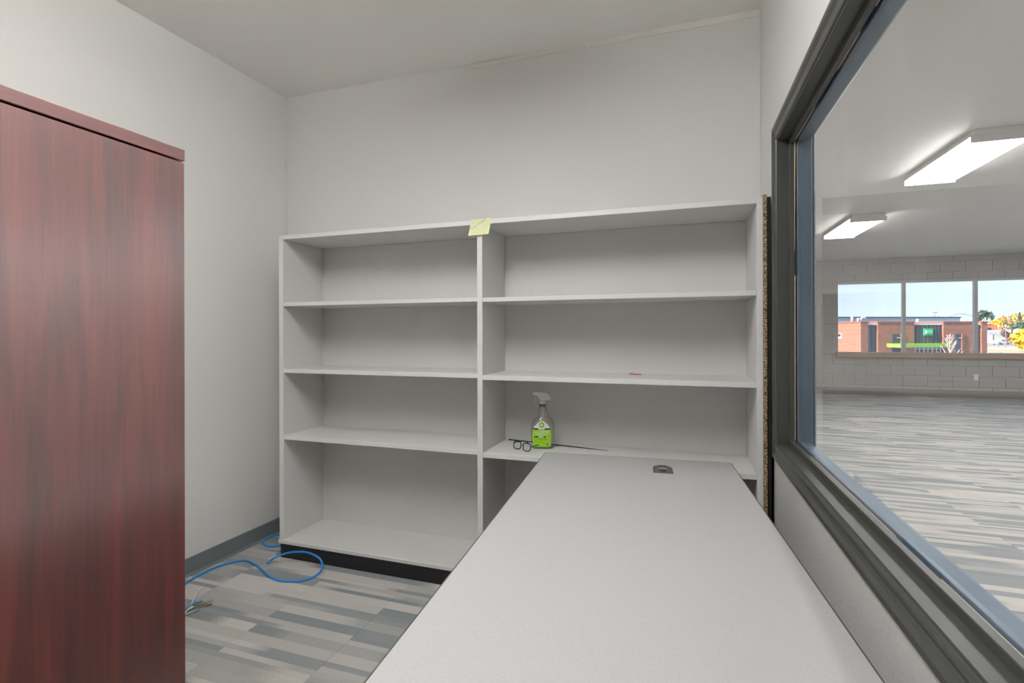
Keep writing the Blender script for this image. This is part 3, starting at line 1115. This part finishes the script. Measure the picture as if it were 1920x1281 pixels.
# ------------------------------------------------------------------ spectacles
gl0 = at_z(968, 842.8, bz)
gl1 = at_z(985, 847.0, bz)
gu = Vector((gl1.x - gl0.x, gl1.y - gl0.y, 0)).normalized()
gn = Vector((-gu.y, gu.x, 0))                 # away from the viewer
if gn.y < 0:
    gn = -gn
gc = (gl0 + gl1) / 2
gc = Vector((gc.x, gc.y, bz))
spec = thing('spectacles', 'black framed eyeglasses standing open on the shelf left of the spray bottle', 'eyeglasses', gc)
tilt = .16
def gpt(a, h, d):
    q = gc + gu * a + gn * (d + h * tilt)
    return Vector((q.x, q.y, bz + h))
def lens_ring(s, k, off=0.0):
    q = 2 * math.pi * k / 24
    a = .0275 * math.copysign(abs(math.cos(q)) ** .6, math.cos(q))
    h = .0200 * math.copysign(abs(math.sin(q)) ** .6, math.sin(q))
    return gpt(s * .0365 + a * (1 - off), .0232 + h * (1 - off), .004 * (a / .0275) ** 2)
for s in (-1, 1):
    m = MB()
    m.tube([lens_ring(s, k) for k in range(24)], .0025, 6, closed=True)
    rim = m.build('rim', 'black_plastic', spec, True)
    m = MB()
    c0 = gpt(s * .0365, .0232, -.001)
    ring_ = [lens_ring(s, k, .03) for k in range(24)]
    cv = m.bm.verts.new(c0)
    rv = [m.bm.verts.new(q) for q in ring_]
    for k in range(24):
        m.bm.faces.new((cv, rv[k], rv[(k + 1) % 24]))
    m.build('lens', 'lens_clear', rim)
    m = MB()
    m.tube(smoothline([gpt(s * .0635, .028, .004), gpt(s * .067, .029, .008), gpt(s * .068, .030, .035)] + ([gpt(s * .067, .026, .09), gpt(s * .066, .004, .128)] if s < 0 else [gpt(.070, .032, .048), gpt(.0715, .030, .060)]), 5), .0026, 6)
    m.build('temple', 'black_plastic', spec, True)
m = MB()
m.tube(smoothline([gpt(-.011, .026, .003), gpt(0, .029, .001), gpt(.011, .026, .003)], 4), .0018, 6)
m.build('bridge', 'black_plastic', spec, True)

# thin black wand
m = MB()
A, B = at_z(957, 824.6, bz), at_z(1141, 847, bz)
A.z = B.z = bz + .0036
A.y = min(A.y, 2.790)
n_ = 14
m.tube([A.lerp(B, k / n_) for k in range(n_ + 1)], [.0034] * 10 + [.0030, .0025, .0020, .0014, .0008], 6)
d = (A - B).normalized()
m.tube([A + d * .004, A - d * .006], .0046, 6)
tag(m.build('blind_wand', 'black_plastic', None, True), 'thin black rod lying along the shelf behind the spray bottle', 'rod')

# red rubber band on the shelf above
rz = 1.146
c0 = at_z(1188, 703.2, rz)
c0.y = min(c0.y, 2.79)
pts = []
for k in range(28):
    q = 2 * math.pi * k / 28
    a = .030 * math.cos(q)
    b = .010 * math.sin(q) * (1.0 if a < -.008 else .35)
    pts.append(Vector((c0.x + .008 + a, c0.y + b, rz + .0024 + (.003 if a < -.012 else 0) * abs(math.sin(q)))))
m = MB()
m.tube(pts, .0022, 6, closed=True)
tag(m.build('rubber_band', 'red_rubber', None, True), 'small red rubber band lying on the middle right shelf', 'rubber band')

# ------------------------------------------------------------------ sticky note on the top edge of the bookcase
yn = BY0
def npt(x, y, d=0.0):
    r_ = ray(x)
    tt = (yn - .0012 - d) / r_.y
    v = r_ * tt
    return Vector((v.x, v.y, zat(y, tt)))
c00, c10, c01, c11 = npt(884, 411.5), npt(921.5, 407.5), npt(879.5, 443), npt(918, 439.5)
def note(u, v, lift=0.0):
    q = c00.lerp(c10, u).lerp(c01.lerp(c11, u), v)
    curl = .018 * max(0, v - .25) ** 1.6
    return Vector((q.x, q.y - curl - lift, q.z))
nt_ = thing('sticky_note', 'pale yellow handwritten sticky note on the top edge of the bookcase', 'note', note(.5, .5))
m = MB()
G = [[m.bm.verts.new(note(i / 8, j / 8)) for i in range(9)] for j in range(9)]
for j in range(8):
    for i in range(8):
        m.bm.faces.new((G[j][i], G[j][i + 1], G[j + 1][i + 1], G[j + 1][i]))
sheet = m.build('paper', 'note_paper', nt_, True)
random.seed(11)
pts = []
for k in range(46):
    u = .06 + .66 * k / 45
    wob = .055 * math.sin(k * 1.45) + random.uniform(-.02, .02) + (.07 if k in (3, 4, 20, 25, 26, 37, 44) else 0)
    pts.append(note(u + .02 * math.cos(k * 1.45), .60 - .52 * (u - .06) / .66 - wob, .0006))
for a in (0, 9, 19, 24, 32):
    m = MB()
    m.tube(pts[a:a + 9 if a != 32 else 46], .0005, 4)
    m.build('handwriting', 'ink', nt_)

# ------------------------------------------------------------------ cables on the carpet
def fl_(x, y, h=0.0):
    return at_z(x, y, .0055 + h)
cr = .0055
path = [fl_(300, 1128), fl_(330, 1104), fl_(360, 1084), fl_(395, 1066), fl_(430, 1054), fl_(455, 1049.5), fl_(470, 1053, .004), fl_(487, 1064, .006), fl_(502, 1078, .002),
        fl_(520, 1087), fl_(545, 1089.5), fl_(570, 1087), fl_(590, 1079)]
# the loop then stands up off the floor and comes back down
def px_fix(x, y, h):
    return at_z(x, y, .0055 + h)
path = path[:13] + [px_fix(601, 1069, .025), px_fix(603.5, 1060, .042), px_fix(600, 1049, .058), px_fix(590, 1041, .069), px_fix(574, 1035, .074), px_fix(556, 1034, .072), px_fix(538, 1036, .060), px_fix(520, 1042, .040), px_fix(507, 1049, .020), px_fix(498.5, 1056, .004)]
m = MB()
m.tube(smoothline(path, 6), cr, 10)
tag(m.build('network_cable', 'blue_jacket', None, True), 'blue network cable snaking over the carpet and looping beside the kick plate', 'cable')
m = MB()
path = [fl_(546, 1000), fl_(532, 1000.5), fl_(516, 1002.5), fl_(503, 1006.5), fl_(494, 1012), fl_(492.5, 1017), fl_(498, 1022), fl_(508, 1023.5), fl_(516, 1023), fl_(526, 1022), fl_(535, 1021)]
path = [Vector((p_.x, min(p_.y, 2.80), p_.z)) for p_ in path]
path = [p_ for p_ in path if p_.x < BX0 - .012]
m.tube(smoothline(path, 6), cr, 10)
tag(m.build('network_cable', 'blue_jacket', None, True), 'short bend of blue cable peeking out between bookcase and baseboard', 'cable')

# cut cable end with stripped wires by the cabinet
cc = at_z(346, 1150, .004)
ce = thing('cut_cable', 'cut grey cable with stripped blue and white wires next to the cabinet foot', 'cable', (cc.x, cc.y, 0))
def cz(x, y, h=.004):
    return at_z(x, y, h)
m = MB()
m.tube(smoothline([cz(325, 1166), cz(345, 1152, .005), cz(358, 1147, .005), cz(370, 1142, .004)], 4), .0062, 8)
m.build('jacket', 'grey_jacket', ce, True)
m = MB()
m.tube(smoothline([cz(336, 1152, .012), cz(350, 1139, .012), cz(360, 1132, .010), cz(370, 1128, .012), cz(379, 1125.5, .012)], 5), .0050, 8)
m.build('blue_wire', 'wire_blue', ce, True)
for k, (dx, dy) in enumerate(((0, 0), (2, 2.5), (1, 5), (-2, 6))):
    m = MB()
    m.tube(smoothline([cz(362 + dx, 1133 + dy, .006), cz(376 + dx, 1130 + dy * .9, .010), cz(388 + dx, 1126 + dy * 1.1, .010), cz(397 + dx * .5, 1121.5 + dy * 1.6, .010)], 4), .0018, 6)
    m.build('copper_strand', 'copper' if k % 2 == 0 else 'wire_brown', ce, True)
m = MB()
m.tube(smoothline([cz(345, 1146, .006), cz(356, 1134, .010), cz(364, 1119, .014), cz(369, 1108, .014), cz(375, 1103.5, .014), cz(381, 1100.5, .014)], 5), [.0036] * 10 + [.0030] * 10 + [.0020] * 6, 6)
m.build('shield_strip', 'wire_white', ce, True)
m = MB()
m.tube(smoothline([cz(340, 1155, .009), cz(350, 1143, .011), cz(360, 1137.5, .006)], 5), .0038, 6)
m.build('white_wire', 'wire_white', ce, True)
m = MB()
m.tube(smoothline([cz(350, 1142, .010), cz(358, 1136, .010), cz(362, 1137, .004)], 5), .0030, 6)
m.build('yellow_wire', 'label_yellow', ce, True)

# ------------------------------------------------------------------ outside: ground and road
ZG = -3.6
struct(MB().box(-150, 330, YF + 2, 420, ZG - .3, ZG).build('ground', 'dry_grass'))
def strip(name, mat, ta, tb_, x0, x1, h):
    m = MB()
    a, b, c_, d_ = ray(x0) * ta, ray(x1) * ta, ray(x1) * tb_, ray(x0) * tb_
    m.hexa([(q.x, q.y, ZG) for q in (a, b, c_, d_)] + [(q.x, q.y, ZG + h) for q in (a, b, c_, d_)])
    return struct(m.build(name, mat))
strip('parking_lot', 'asphalt', 14, 112, 1200, 2600, .02)
strip('road', 'asphalt', 172, 210, 1200, 2600, .03)
strip('kerb_path', 'concrete', 140, 150, 1200, 2600, .05)
strip('forecourt', 'concrete', 214, 240, 1200, 2600, .03)

# ------------------------------------------------------------------ outside: brick building across the lot
BT = 40.0
BO = ray(1614) * BT
BO = Vector((BO.x, BO.y, 0))
def hit(x, voff=0.0):
    """(a, t): where the view ray of column x meets the building plane at depth voff"""
    d_ = ray(x)
    o_ = BO + BV * voff
    det = d_.x * (-BU.y) - d_.y * (-BU.x)
    t_ = (o_.x * (-BU.y) - o_.y * (-BU.x)) / det
    a_ = (d_ * t_ - o_).dot(BU)
    return a_, t_
bld = thing('brick_building', 'modern red brick building with dark metal bays and green canopy across the car park', 'building', (BO.x, BO.y, ZG))
def ob(name, mat, a0, a1, v0, v1, z0, z1, par=None, bev=0):
    m = MB()
    m.obox(BO, BU, BV, (a0, a1), (v0, v1), z0, z1, bev)
    return m.build(name, mat, par or bld)
def front_z(y, x, v=0.0):
    return zat(y, hit(x, v)[1])
# where the lit side wall leaves the window on the left
dl = ray(1571)
sdet = dl.x * (-BV.y) - dl.y * (-BV.x)
tl_ = (BO.x * (-BV.y) - BO.y * (-BV.x)) / sdet
s_l = (dl * tl_ - BO).dot(BV)
zt1 = front_z(604.5, 1614)
blocks = [(1614, 1628, s_l + 4), (1646, 1714, 8), (1769, 1826, 8), (1840.5, 1851, 8)]
wall_of = []
for (x0, x1, dep) in blocks:
    a0 = hit(x0)[0]
    a1 = hit(x1)[0]
    ztop = zt1
    b_ = ob('brick_block', 'far_brick', a0, a1, 0, dep, ZG, ztop - .12)
    ob('coping', 'cap_red', a0 - .05, a1 + .05, -.05, dep + .05, ztop - .12, ztop, b_)
    wall_of.append(b_)
for (x0, x1, ytop, v) in ((1628, 1646, 608.5, .14), (1714, 1769, 610, .14), (1826, 1841, 609.5, .14)):
    a0, a1 = hit(x0)[0], hit(x1)[0]
    zz = zt1 - .28
    b_ = ob('metal_bay', 'metal_dark', a0 + .02, a1 - .02, v, 7.5, ZG, zz)
    ob('coping', 'cap_white', a0 + .02, a1 - .02, v - .05, 7.5, zz, zz + .10, b_)
    # standing seams
    m = MB()
    n_ = max(2, int((a1 - a0) / .30))
    for k in range(1, n_):
        aa = a0 + (a1 - a0) * k / n_
        m.obox(BO, BU, BV, (aa - .02, aa + .02), (v - .045, v), ZG + 4.0 if (x0 == 1714) else ZG, zz)
    o = m.build('standing_seam', 'metal_dark', b_)
    o['kind'] = 'stuff'
# upper hall behind
va = 9.0
a0, a1 = hit(1540, va)[0], hit(1800, va)[0]
zu = zat(598.3, hit(1690, va)[1])
rear = ob('rear_volume', 'metal_blue', a0, a1, va, va + 16, ZG, zu)
ob('roof_edge', 'metal_dark', a0 - .05, a1 + .05, va - .08, va + 16, zu, zu + .12, rear)
# side window in the lit wall
m = MB()
m.obox(BO, BV, BU, (s_l - .45, s_l + 1.0), (-.03, .02), front_z(637, 1614), front_z(627, 1614))
wp = m.build('window', 'cap_white', bld)
m = MB()
m.obox(BO, BV, BU, (s_l - .35, s_l + .9), (-.045, -.02), front_z(633.5, 1614), front_z(628, 1614))
m.build('pane', 'glass_dark', wp)
# tall windows in two of the brick fronts
for (x0, x1, yt, ym) in ((1672.5, 1690, 628, 640.5), (1790, 1804, 628, 641)):
    a0, a1 = hit(x0)[0], hit(x1)[0]
    xm = (x0 + x1) / 2
    z1_, zm = front_z(yt, xm), front_z(ym, xm)
    wp = ob('window', 'metal_dark', a0, a1, -.03, .05, ZG + .4, z1_)
    am = a0 + (a1 - a0) * .5
    ob('pane', 'glass_dark', a0 + .05, am - .04, -.05, -.02, zm, z1_ - .06, wp)
    ob('pane', 'glass_dark', am + .04, a1 - .16, -.05, -.02, zm + .25, z1_ - .06, wp)
    ob('pane', 'glass_dark', am + .04, a1 - .16, -.05, -.02, zm, zm + .19, wp)
    ob('transom', 'cap_white', am - .03, a1 - .12, -.06, -.03, zm + .19, zm + .25, wp)
    ob('reveal', 'far_brick', a1 - .12, a1, -.09, .05, ZG + .4, z1_, wp)
    ob('pane', 'glass_dark', a0 + .05, a1 - .16, -.05, -.02, ZG + .6, front_z(658, xm), wp)
# canopy and glazed entrance
a0, a1 = hit(1691, -1.4)[0], hit(1773, -.6)[0]
zc1, zc0 = front_z(646, 1735), front_z(651.5, 1735)
can = ob('canopy', 'canopy_green', a0, a1, -1.3, .14, zc0, zc1)
ob('canopy_soffit', 'cap_white', a0 + .05, a1 - .05, -1.25, .14, zc0 - .05, zc0, can)
a0, a1 = hit(1714, .0)[0] + .1, hit(1764, .0)[0]
ent = ob('entrance', 'glass_dark', a0, a1, .06, .5, ZG, zc0 - .05)
nm = 6
for k in range(nm + 1):
    aa = a0 + (a1 - a0) * k / nm
    ob('mullion', 'cap_white', aa - .025, aa + .025, .0, .08, ZG, zc0 - .05, ent)
zt_ = front_z(656.5, 1735)
ob('mullion', 'cap_white', a0, a1, .0, .08, zt_ - .025, zt_ + .025, ent)
# green sign with white mark
a0, a1 = hit(1733, 0)[0], hit(1749, 0)[0]
z0, z1 = zat(631, hit(1741, 0)[1]), zat(618, hit(1741, 0)[1])
sg = ob('sign', 'sign_green', a0, a1, -.02, .10, z0, z1)
sw, sh = a1 - a0, z1 - z0
pl = []
for k in range(13):
    q = math.radians(-90 + 180 * k / 12)
    pl.append((a0 + sw * (.20 + .10 * math.cos(q)), z0 + sh * (.5 + .24 * math.sin(q))))
pl = [(a0 + sw * .11, z0 + sh * .20)] + [(a0 + sw * .20, z0 + sh * .26)] + pl + [(a0 + sw * .11, z0 + sh * .74)]
m = MB()
m.prism(pl, lambda a, b, d_: (lambda q: Vector((q.x, q.y, b)))(BO + BU * a + BV * d_), -.06, -.02)
m.build('sign_mark', 'cap_white', sg)
for (u0, u1, v0, v1) in ((.40, .62, .52, .68), (.66, .90, .52, .68), (.40, .55, .30, .45), (.59, .88, .30, .45)):
    ob('sign_wording', 'sign_pale', a0 + sw * u0, a0 + sw * u1, -.05, -.02, z0 + sh * v0, z0 + sh * v1, sg)
# flues and antenna on the roof
def roof_pt(x, y, v):
    a_, t_ = hit(x, v)
    q = BO + BU * a_ + BV * v
    return Vector((q.x, q.y, zat(y, t_)))
def flue(pts, r, mat, name):
    MB().tube(pts, r, 8).build(name, mat, bld, True)
flue([roof_pt(1597.5, 606, 6), roof_pt(1597.5, 595.5, 6)], .10, 'cap_white', 'flue')
flue([roof_pt(1609, 606, 5), roof_pt(1609, 600, 5), roof_pt(1609.3, 598.6, 5)], .11, 'cap_white', 'flue')
flue(smoothline([roof_pt(1613.5, 607, 5), roof_pt(1613.7, 601.5, 5), roof_pt(1616, 598, 5), roof_pt(1620, 597, 5), roof_pt(1622.5, 598.5, 5)], 5), .09, 'cap_white', 'flue')
flue([roof_pt(1720, 611, 4), roof_pt(1720, 604, 4), roof_pt(1720.3, 600.5, 4)], .12, 'cap_white', 'flue')
flue(smoothline([roof_pt(1808.5, 607, 6), roof_pt(1808.5, 603.5, 6), roof_pt(1809.5, 602, 6), roof_pt(1810.5, 603.5, 6)], 4), .06, 'cap_white', 'flue')
flue([roof_pt(1752.5, 598, 14), roof_pt(1752.5, 587, 14)], .05, 'pole_grey', 'antenna')
flue([roof_pt(1748.5, 588.5, 14), roof_pt(1757.5, 588.0, 14)], .04, 'pole_grey', 'antenna')
for q in (1746.5, 1759.5):
    flue([roof_pt(q, 598, 14), roof_pt(q, 592.5, 14)], .04, 'pole_grey', 'antenna')
for q, yy in ((1847.5, 598), (1853.5, 599.5), (1856.8, 600)):
    flue([roof_pt(q, 608.5, 7), roof_pt(q, yy, 7)], .05, 'cap_white', 'flue')
flue(smoothline([roof_pt(1841.5, 608, 6), roof_pt(1842.5, 604, 6), roof_pt(1844.5, 602, 6)], 4), .06, 'cap_white', 'flue')

# ------------------------------------------------------------------ street lamps behind the roof
def street_lamp(label, xp, tip_x, tip_y, yb, t_):
    b0 = at_depth(xp, 600, t_)
    r = thing('street_lamp', label, 'street lamp', (b0.x, b0.y, ZG), 'arched street lamps')
    MB().tube([(b0.x, b0.y, ZG), (b0.x, b0.y, at_depth(xp, yb, t_).z)], .10, 6).build('pole', 'pole_grey', r, True)
    dx = (tip_x - xp)
    MB().tube(smoothline([at_depth(xp, yb + .5, t_), at_depth(xp + dx * .3, yb - (yb - tip_y) * .55, t_), at_depth(xp + dx * .65, tip_y + .6, t_), at_depth(tip_x, tip_y, t_)], 4), .055, 5).build('arm', 'pole_grey', r, True)
    h = at_depth(tip_x, tip_y, t_)
    MB().box(h.x - .35, h.x + .35, h.y - .15, h.y + .15, h.z - .10, h.z + .06, .03).build('lamp_head', 'pole_grey', r)
street_lamp('grey street lamp whose arm arches to the right above the brick roof', 1780, 1806, 590.3, 596, 110)
street_lamp('grey street lamp whose arm arches to the left beside the window mullion', 1826.5, 1806, 592, 597, 110)
for (xp, lab_) in ((1872.5, 'white globe lamp post nearer to the brick building'), (1885.5, 'white globe lamp post nearer to the yellow tree')):
    t_ = 150
    h = at_depth(xp, 613.5, t_)
    r = thing('globe_lamp', lab_, 'street lamp', (h.x, h.y, ZG), 'globe lamp posts')
    MB().tube([(h.x, h.y, ZG), (h.x, h.y, h.z - .15)], .07, 6).build('pole', 'pole_grey', r, True)
    b = bmesh.new()
    bmesh.ops.create_icosphere(b, subdivisions=2, radius=.30)
    m = MB()
    m.merge(b, Matrix.Translation(h) @ Matrix.Diagonal((1, 1, 1.15, 1)))
    m.build('globe', 'cap_white', r, True)

# ------------------------------------------------------------------ store far behind
t_ = 235
A, B = at_depth(1846, 620, t_), at_depth(1884, 620, t_)
SA = Vector((B.x - A.x, B.y - A.y, 0))
SL = SA.length
SA.normalize()
SN = Vector((-SA.y, SA.x, 0))
so = Vector((A.x, A.y, 0))
st = thing('store', 'low white store with orange upper band beyond the road', 'building', (A.x, A.y, ZG))
def sb(name, mat, a0, a1, n0, n1, y0, y1, par=st):
    m = MB()
    m.obox(so, SA, SN, (a0 * SL, a1 * SL), (n0, n1), zat(y0, t_) if y0 else ZG, zat(y1, t_))
    return m.build(name, mat, par)
sb('wall', 'store_white', 0, 1, 0, 12, None, 621.5)
sb('upper_band', 'store_orange', 0, .86, .5, 12, 621.5, 611.5)
sb('roof_edge', 'cap_red', 0, .40, .3, 12, 611.5, 610.2)
sb('fascia', 'cap_white', 0, 1, -.8, 0, 624.5, 621.8)
for (a0, a1, y0, y1, mt) in ((.18, .32, 621, 617, 'glass_dark'), (.42, .455, 640, 630, 'bark'), (.50, .98, 636, 631, 'store_green'), (.12, .38, 640, 629.5, 'concrete')):
    sb('window' if mt != 'bark' else 'door_post', mt, a0, a1, -.15, .02 if y1 > 621 else .48, y0, y1)

# ------------------------------------------------------------------ vehicles
def car(label, kind, x, y, t_, mat, heading, scale=1.0, group=None):
    c0 = at_depth(x, y, t_)
    H = Vector((math.cos(heading), math.sin(heading), 0))
    S = Vector((-H.y, H.x, 0))
    r = thing('car' if kind != 'truck' else 'pickup_truck', label, 'car' if kind != 'truck' else 'truck', (c0.x, c0.y, ZG), group)
    o_ = Vector((c0.x, c0.y, ZG + .03))
    fn = lambda a, b, d_: o_ + (H * a + S * d_) * scale + Vector((0, 0, b * scale))
    if kind == 'suv':
        body = [(-2.4, .35), (2.45, .35), (2.5, .75), (2.3, 1.0), (1.2, 1.12), (-2.3, 1.12), (-2.45, .8)]
        cabn = [(-2.25, 1.10), (1.25, 1.10), (.45, 1.72), (-1.9, 1.75)]
        wins = [(-2.0, -1.15), (-1.05, -.2), (-.1, .62)]
    else:
        body = [(-2.8, .45), (2.8, .45), (2.85, .95), (2.6, 1.18), (1.0, 1.25), (-2.75, 1.25), (-2.85, .9)]
        cabn = [(-.75, 1.23), (1.15, 1.23), (.55, 1.88), (-.55, 1.9)]
        wins = [(-.5, .1), (.18, .6)]
    MB().prism(body, fn, -.95, .95).build('body', mat, r)
    cb_ = MB().prism(cabn, fn, -.82, .82).build('cabin', mat, r)
    for s in (-1, 1):
        for (a, b) in wins:
            m = MB()
            m.prism([(a, 1.2 if kind == 'suv' else 1.32), (b, 1.2 if kind == 'suv' else 1.32), (b - .12, 1.62 if kind == 'suv' else 1.76), (a + .05, 1.62 if kind == 'suv' else 1.76)], fn, s * .80, s * .845)
            m.build('side_window', 'glass_dark', cb_)
        for a in (-1.5, 1.5):
            m = MB()
            m.tube([fn(a, .36, s * .72), fn(a, .36, s * .98)], .37 * scale, 12)
            m.build('wheel', 'tyre', r)
            m = MB()
            m.tube([fn(a, .36, s * .97), fn(a, .36, s * 1.0)], .19 * scale, 8)
            m.build('hub_cap', 'alu_grey', r)
hd = math.atan2(R2.y, R2.x) + .12
car('white estate car parked beyond the dry grass strip', 'suv', 1876.5, 647.5, 188, 'car_white', hd + math.pi, 1.12)
car('red pickup truck parked right behind the white estate car', 'truck', 1891, 646, 199, 'car_red', hd, 1.08)
car('white car whose roof just shows above the far window sill', 'suv', 1862, 664, 78, 'car_white', hd, 1.0)

# ------------------------------------------------------------------ trees
def crown_mesh(cx, rx, rz, n, leafsz, seed, clumps=9, shape='round'):
    random.seed(seed)
    m = MB()
    cl = []
    for k in range(clumps):
        while True:
            q = Vector((random.uniform(-1, 1), random.uniform(-1, 1), random.uniform(-1, 1)))
            if q.length < 1:
                break
        cl.append((q * .72, random.uniform(.32, .55)))
    for k in range(n):
        if shape == 'cone':
            h = random.random()
            r0 = (1 - h) ** .8 * (1 - .35 * abs(math.sin(h * 22)))
            a = random.uniform(0, 6.283)
            rr = r0 * math.sqrt(random.uniform(.2, 1))
            q = Vector((rr * math.cos(a), rr * math.sin(a), h * 2 - 1))
        else:
            c_, r0 = random.choice(cl)
            d_ = Vector((random.gauss(0, 1), random.gauss(0, 1), random.gauss(0, 1))).normalized()
            q = c_ + d_ * r0 * random.uniform(.6, 1)
        p_ = cx + Vector((q.x * rx, q.y * rx, q.z * rz))
        nrm = Vector((random.gauss(0, 1), random.gauss(0, 1), random.gauss(0, 1))).normalized()
        ux = nrm.orthogonal().normalized() * leafsz * random.uniform(.6, 1.3)
        uy = nrm.cross(ux).normalized() * leafsz * random.uniform(.6, 1.3)
        m.face([p_ - ux, p_ - uy * .7, p_ + ux, p_ + uy * .7])
    return m
def tree(name, label, x, y, t_, prx, prz, mat, seed, n=700, shape='round', group='trees across the car park', clumps=9):
    c_ = at_depth(x, y, t_)
    rx, rz = prx * t_ / FPX, prz * t_ / FPX
    r = thing(name, label, 'tree', (c_.x, c_.y, ZG), group)
    crown_mesh(c_, rx, rz, n, rx * .16, seed, clumps, shape).build('crown', mat, r)
    m = MB()
    topz = c_.z + rz * .3
    m.tube([(c_.x, c_.y, ZG), (c_.x + rx * .04, c_.y, (ZG + topz) / 2), (c_.x, c_.y, topz)], [rx * .09, rx * .065, rx * .02], 6)
    for k in range(4):
        a = k * 1.7 + seed
        z0_ = c_.z - rz * .5 + k * rz * .15
        m.tube([(c_.x, c_.y, z0_), (c_.x + math.cos(a) * rx * .6, c_.y + math.sin(a) * rx * .6, z0_ + rz * .45)], [rx * .035, rx * .008], 5)
    m.build('trunk', 'bark', r)
tree('conifer', 'broad dark conifer behind the right end of the brick building', 1844, 595, 120, 14, 12, 'leaf_conifer', 5, 1100, clumps=12)
tree('autumn_tree', 'golden autumn tree just right of the broad conifer', 1866, 613, 260, 11, 12, 'leaf_yellow', 6)
tree('autumn_tree', 'pale tan autumn tree on the slope behind the store', 1879, 607, 270, 12, 13, 'leaf_gold', 7)
tree('autumn_tree', 'tan bare-looking autumn tree on the slope right of the small spruce', 1897, 606, 275, 14, 14, 'leaf_tan', 8)
tree('autumn_tree', 'tall golden autumn tree at the right edge of the far window', 1920, 600, 240, 18, 18, 'leaf_gold', 9, 900)
tree('spruce', 'small pointed dark spruce on the slope', 1886.5, 606, 255, 3.4, 9, 'leaf_conifer', 10, 350, 'cone')
tree('spruce', 'dark spruce tip behind the golden autumn tree', 1912, 599, 200, 6, 11, 'leaf_conifer', 11, 500, 'cone')
tree('conifer', 'dark green conifer above the bright yellow tree', 1914, 613, 140, 13, 10, 'leaf_conifer', 12, 700)
tree('leafless_tree', 'dark purplish tree in front of the store', 1888, 627, 185, 9.5, 9, 'leaf_purple', 13, 500)
tree('shrub', 'dark green shrub behind the red pickup truck', 1897, 636, 205, 7, 6, 'leaf_conifer', 16, 300)
tree('autumn_tree', 'bright yellow leafy tree nearest to the far window on the right', 1937, 641, 90, 27, 28, 'leaf_yellow', 14, 1700, clumps=18)

# bare pale tree in front of the building
random.seed(21)
bt0 = at_depth(1787, 662, 34)
bare = thing('bare_tree', 'small leafless pale tree in front of the brick building', 'tree', (bt0.x, bt0.y, ZG))
ztop = at_depth(1782, 630, 34).z
m = MB()
sgm = []
base = Vector((bt0.x, bt0.y, ZG))
tipv = Vector((bt0.x - .22, bt0.y, ztop))
m.tube([base, base.lerp(tipv, .5), tipv], [.10, .07, .02], 6)
m.build('trunk', 'bark_pale', bare, True)
m = MB()
for k in range(30):
    f = random.uniform(.45, .95)
    s0 = base.lerp(tipv, f)
    a = random.uniform(0, 6.283)
    ln = (1.05 - f) * 1.9 + .15
    e_ = s0 + Vector((math.cos(a) * ln * .55, math.sin(a) * ln * .55, ln * .85))
    mid = s0.lerp(e_, .5) + Vector((0, 0, -.06))
    m.tube([s0, mid, e_], [.035, .028, .010], 5)
    for q in range(2):
        s1 = s0.lerp(e_, random.uniform(.4, .8))
        a2 = a + random.uniform(-1, 1)
        m.tube([s1, s1 + Vector((math.cos(a2) * ln * .25, math.sin(a2) * ln * .25, ln * .35))], [.02, .007], 4)
m.build('branches', 'bark_pale', bare, True)
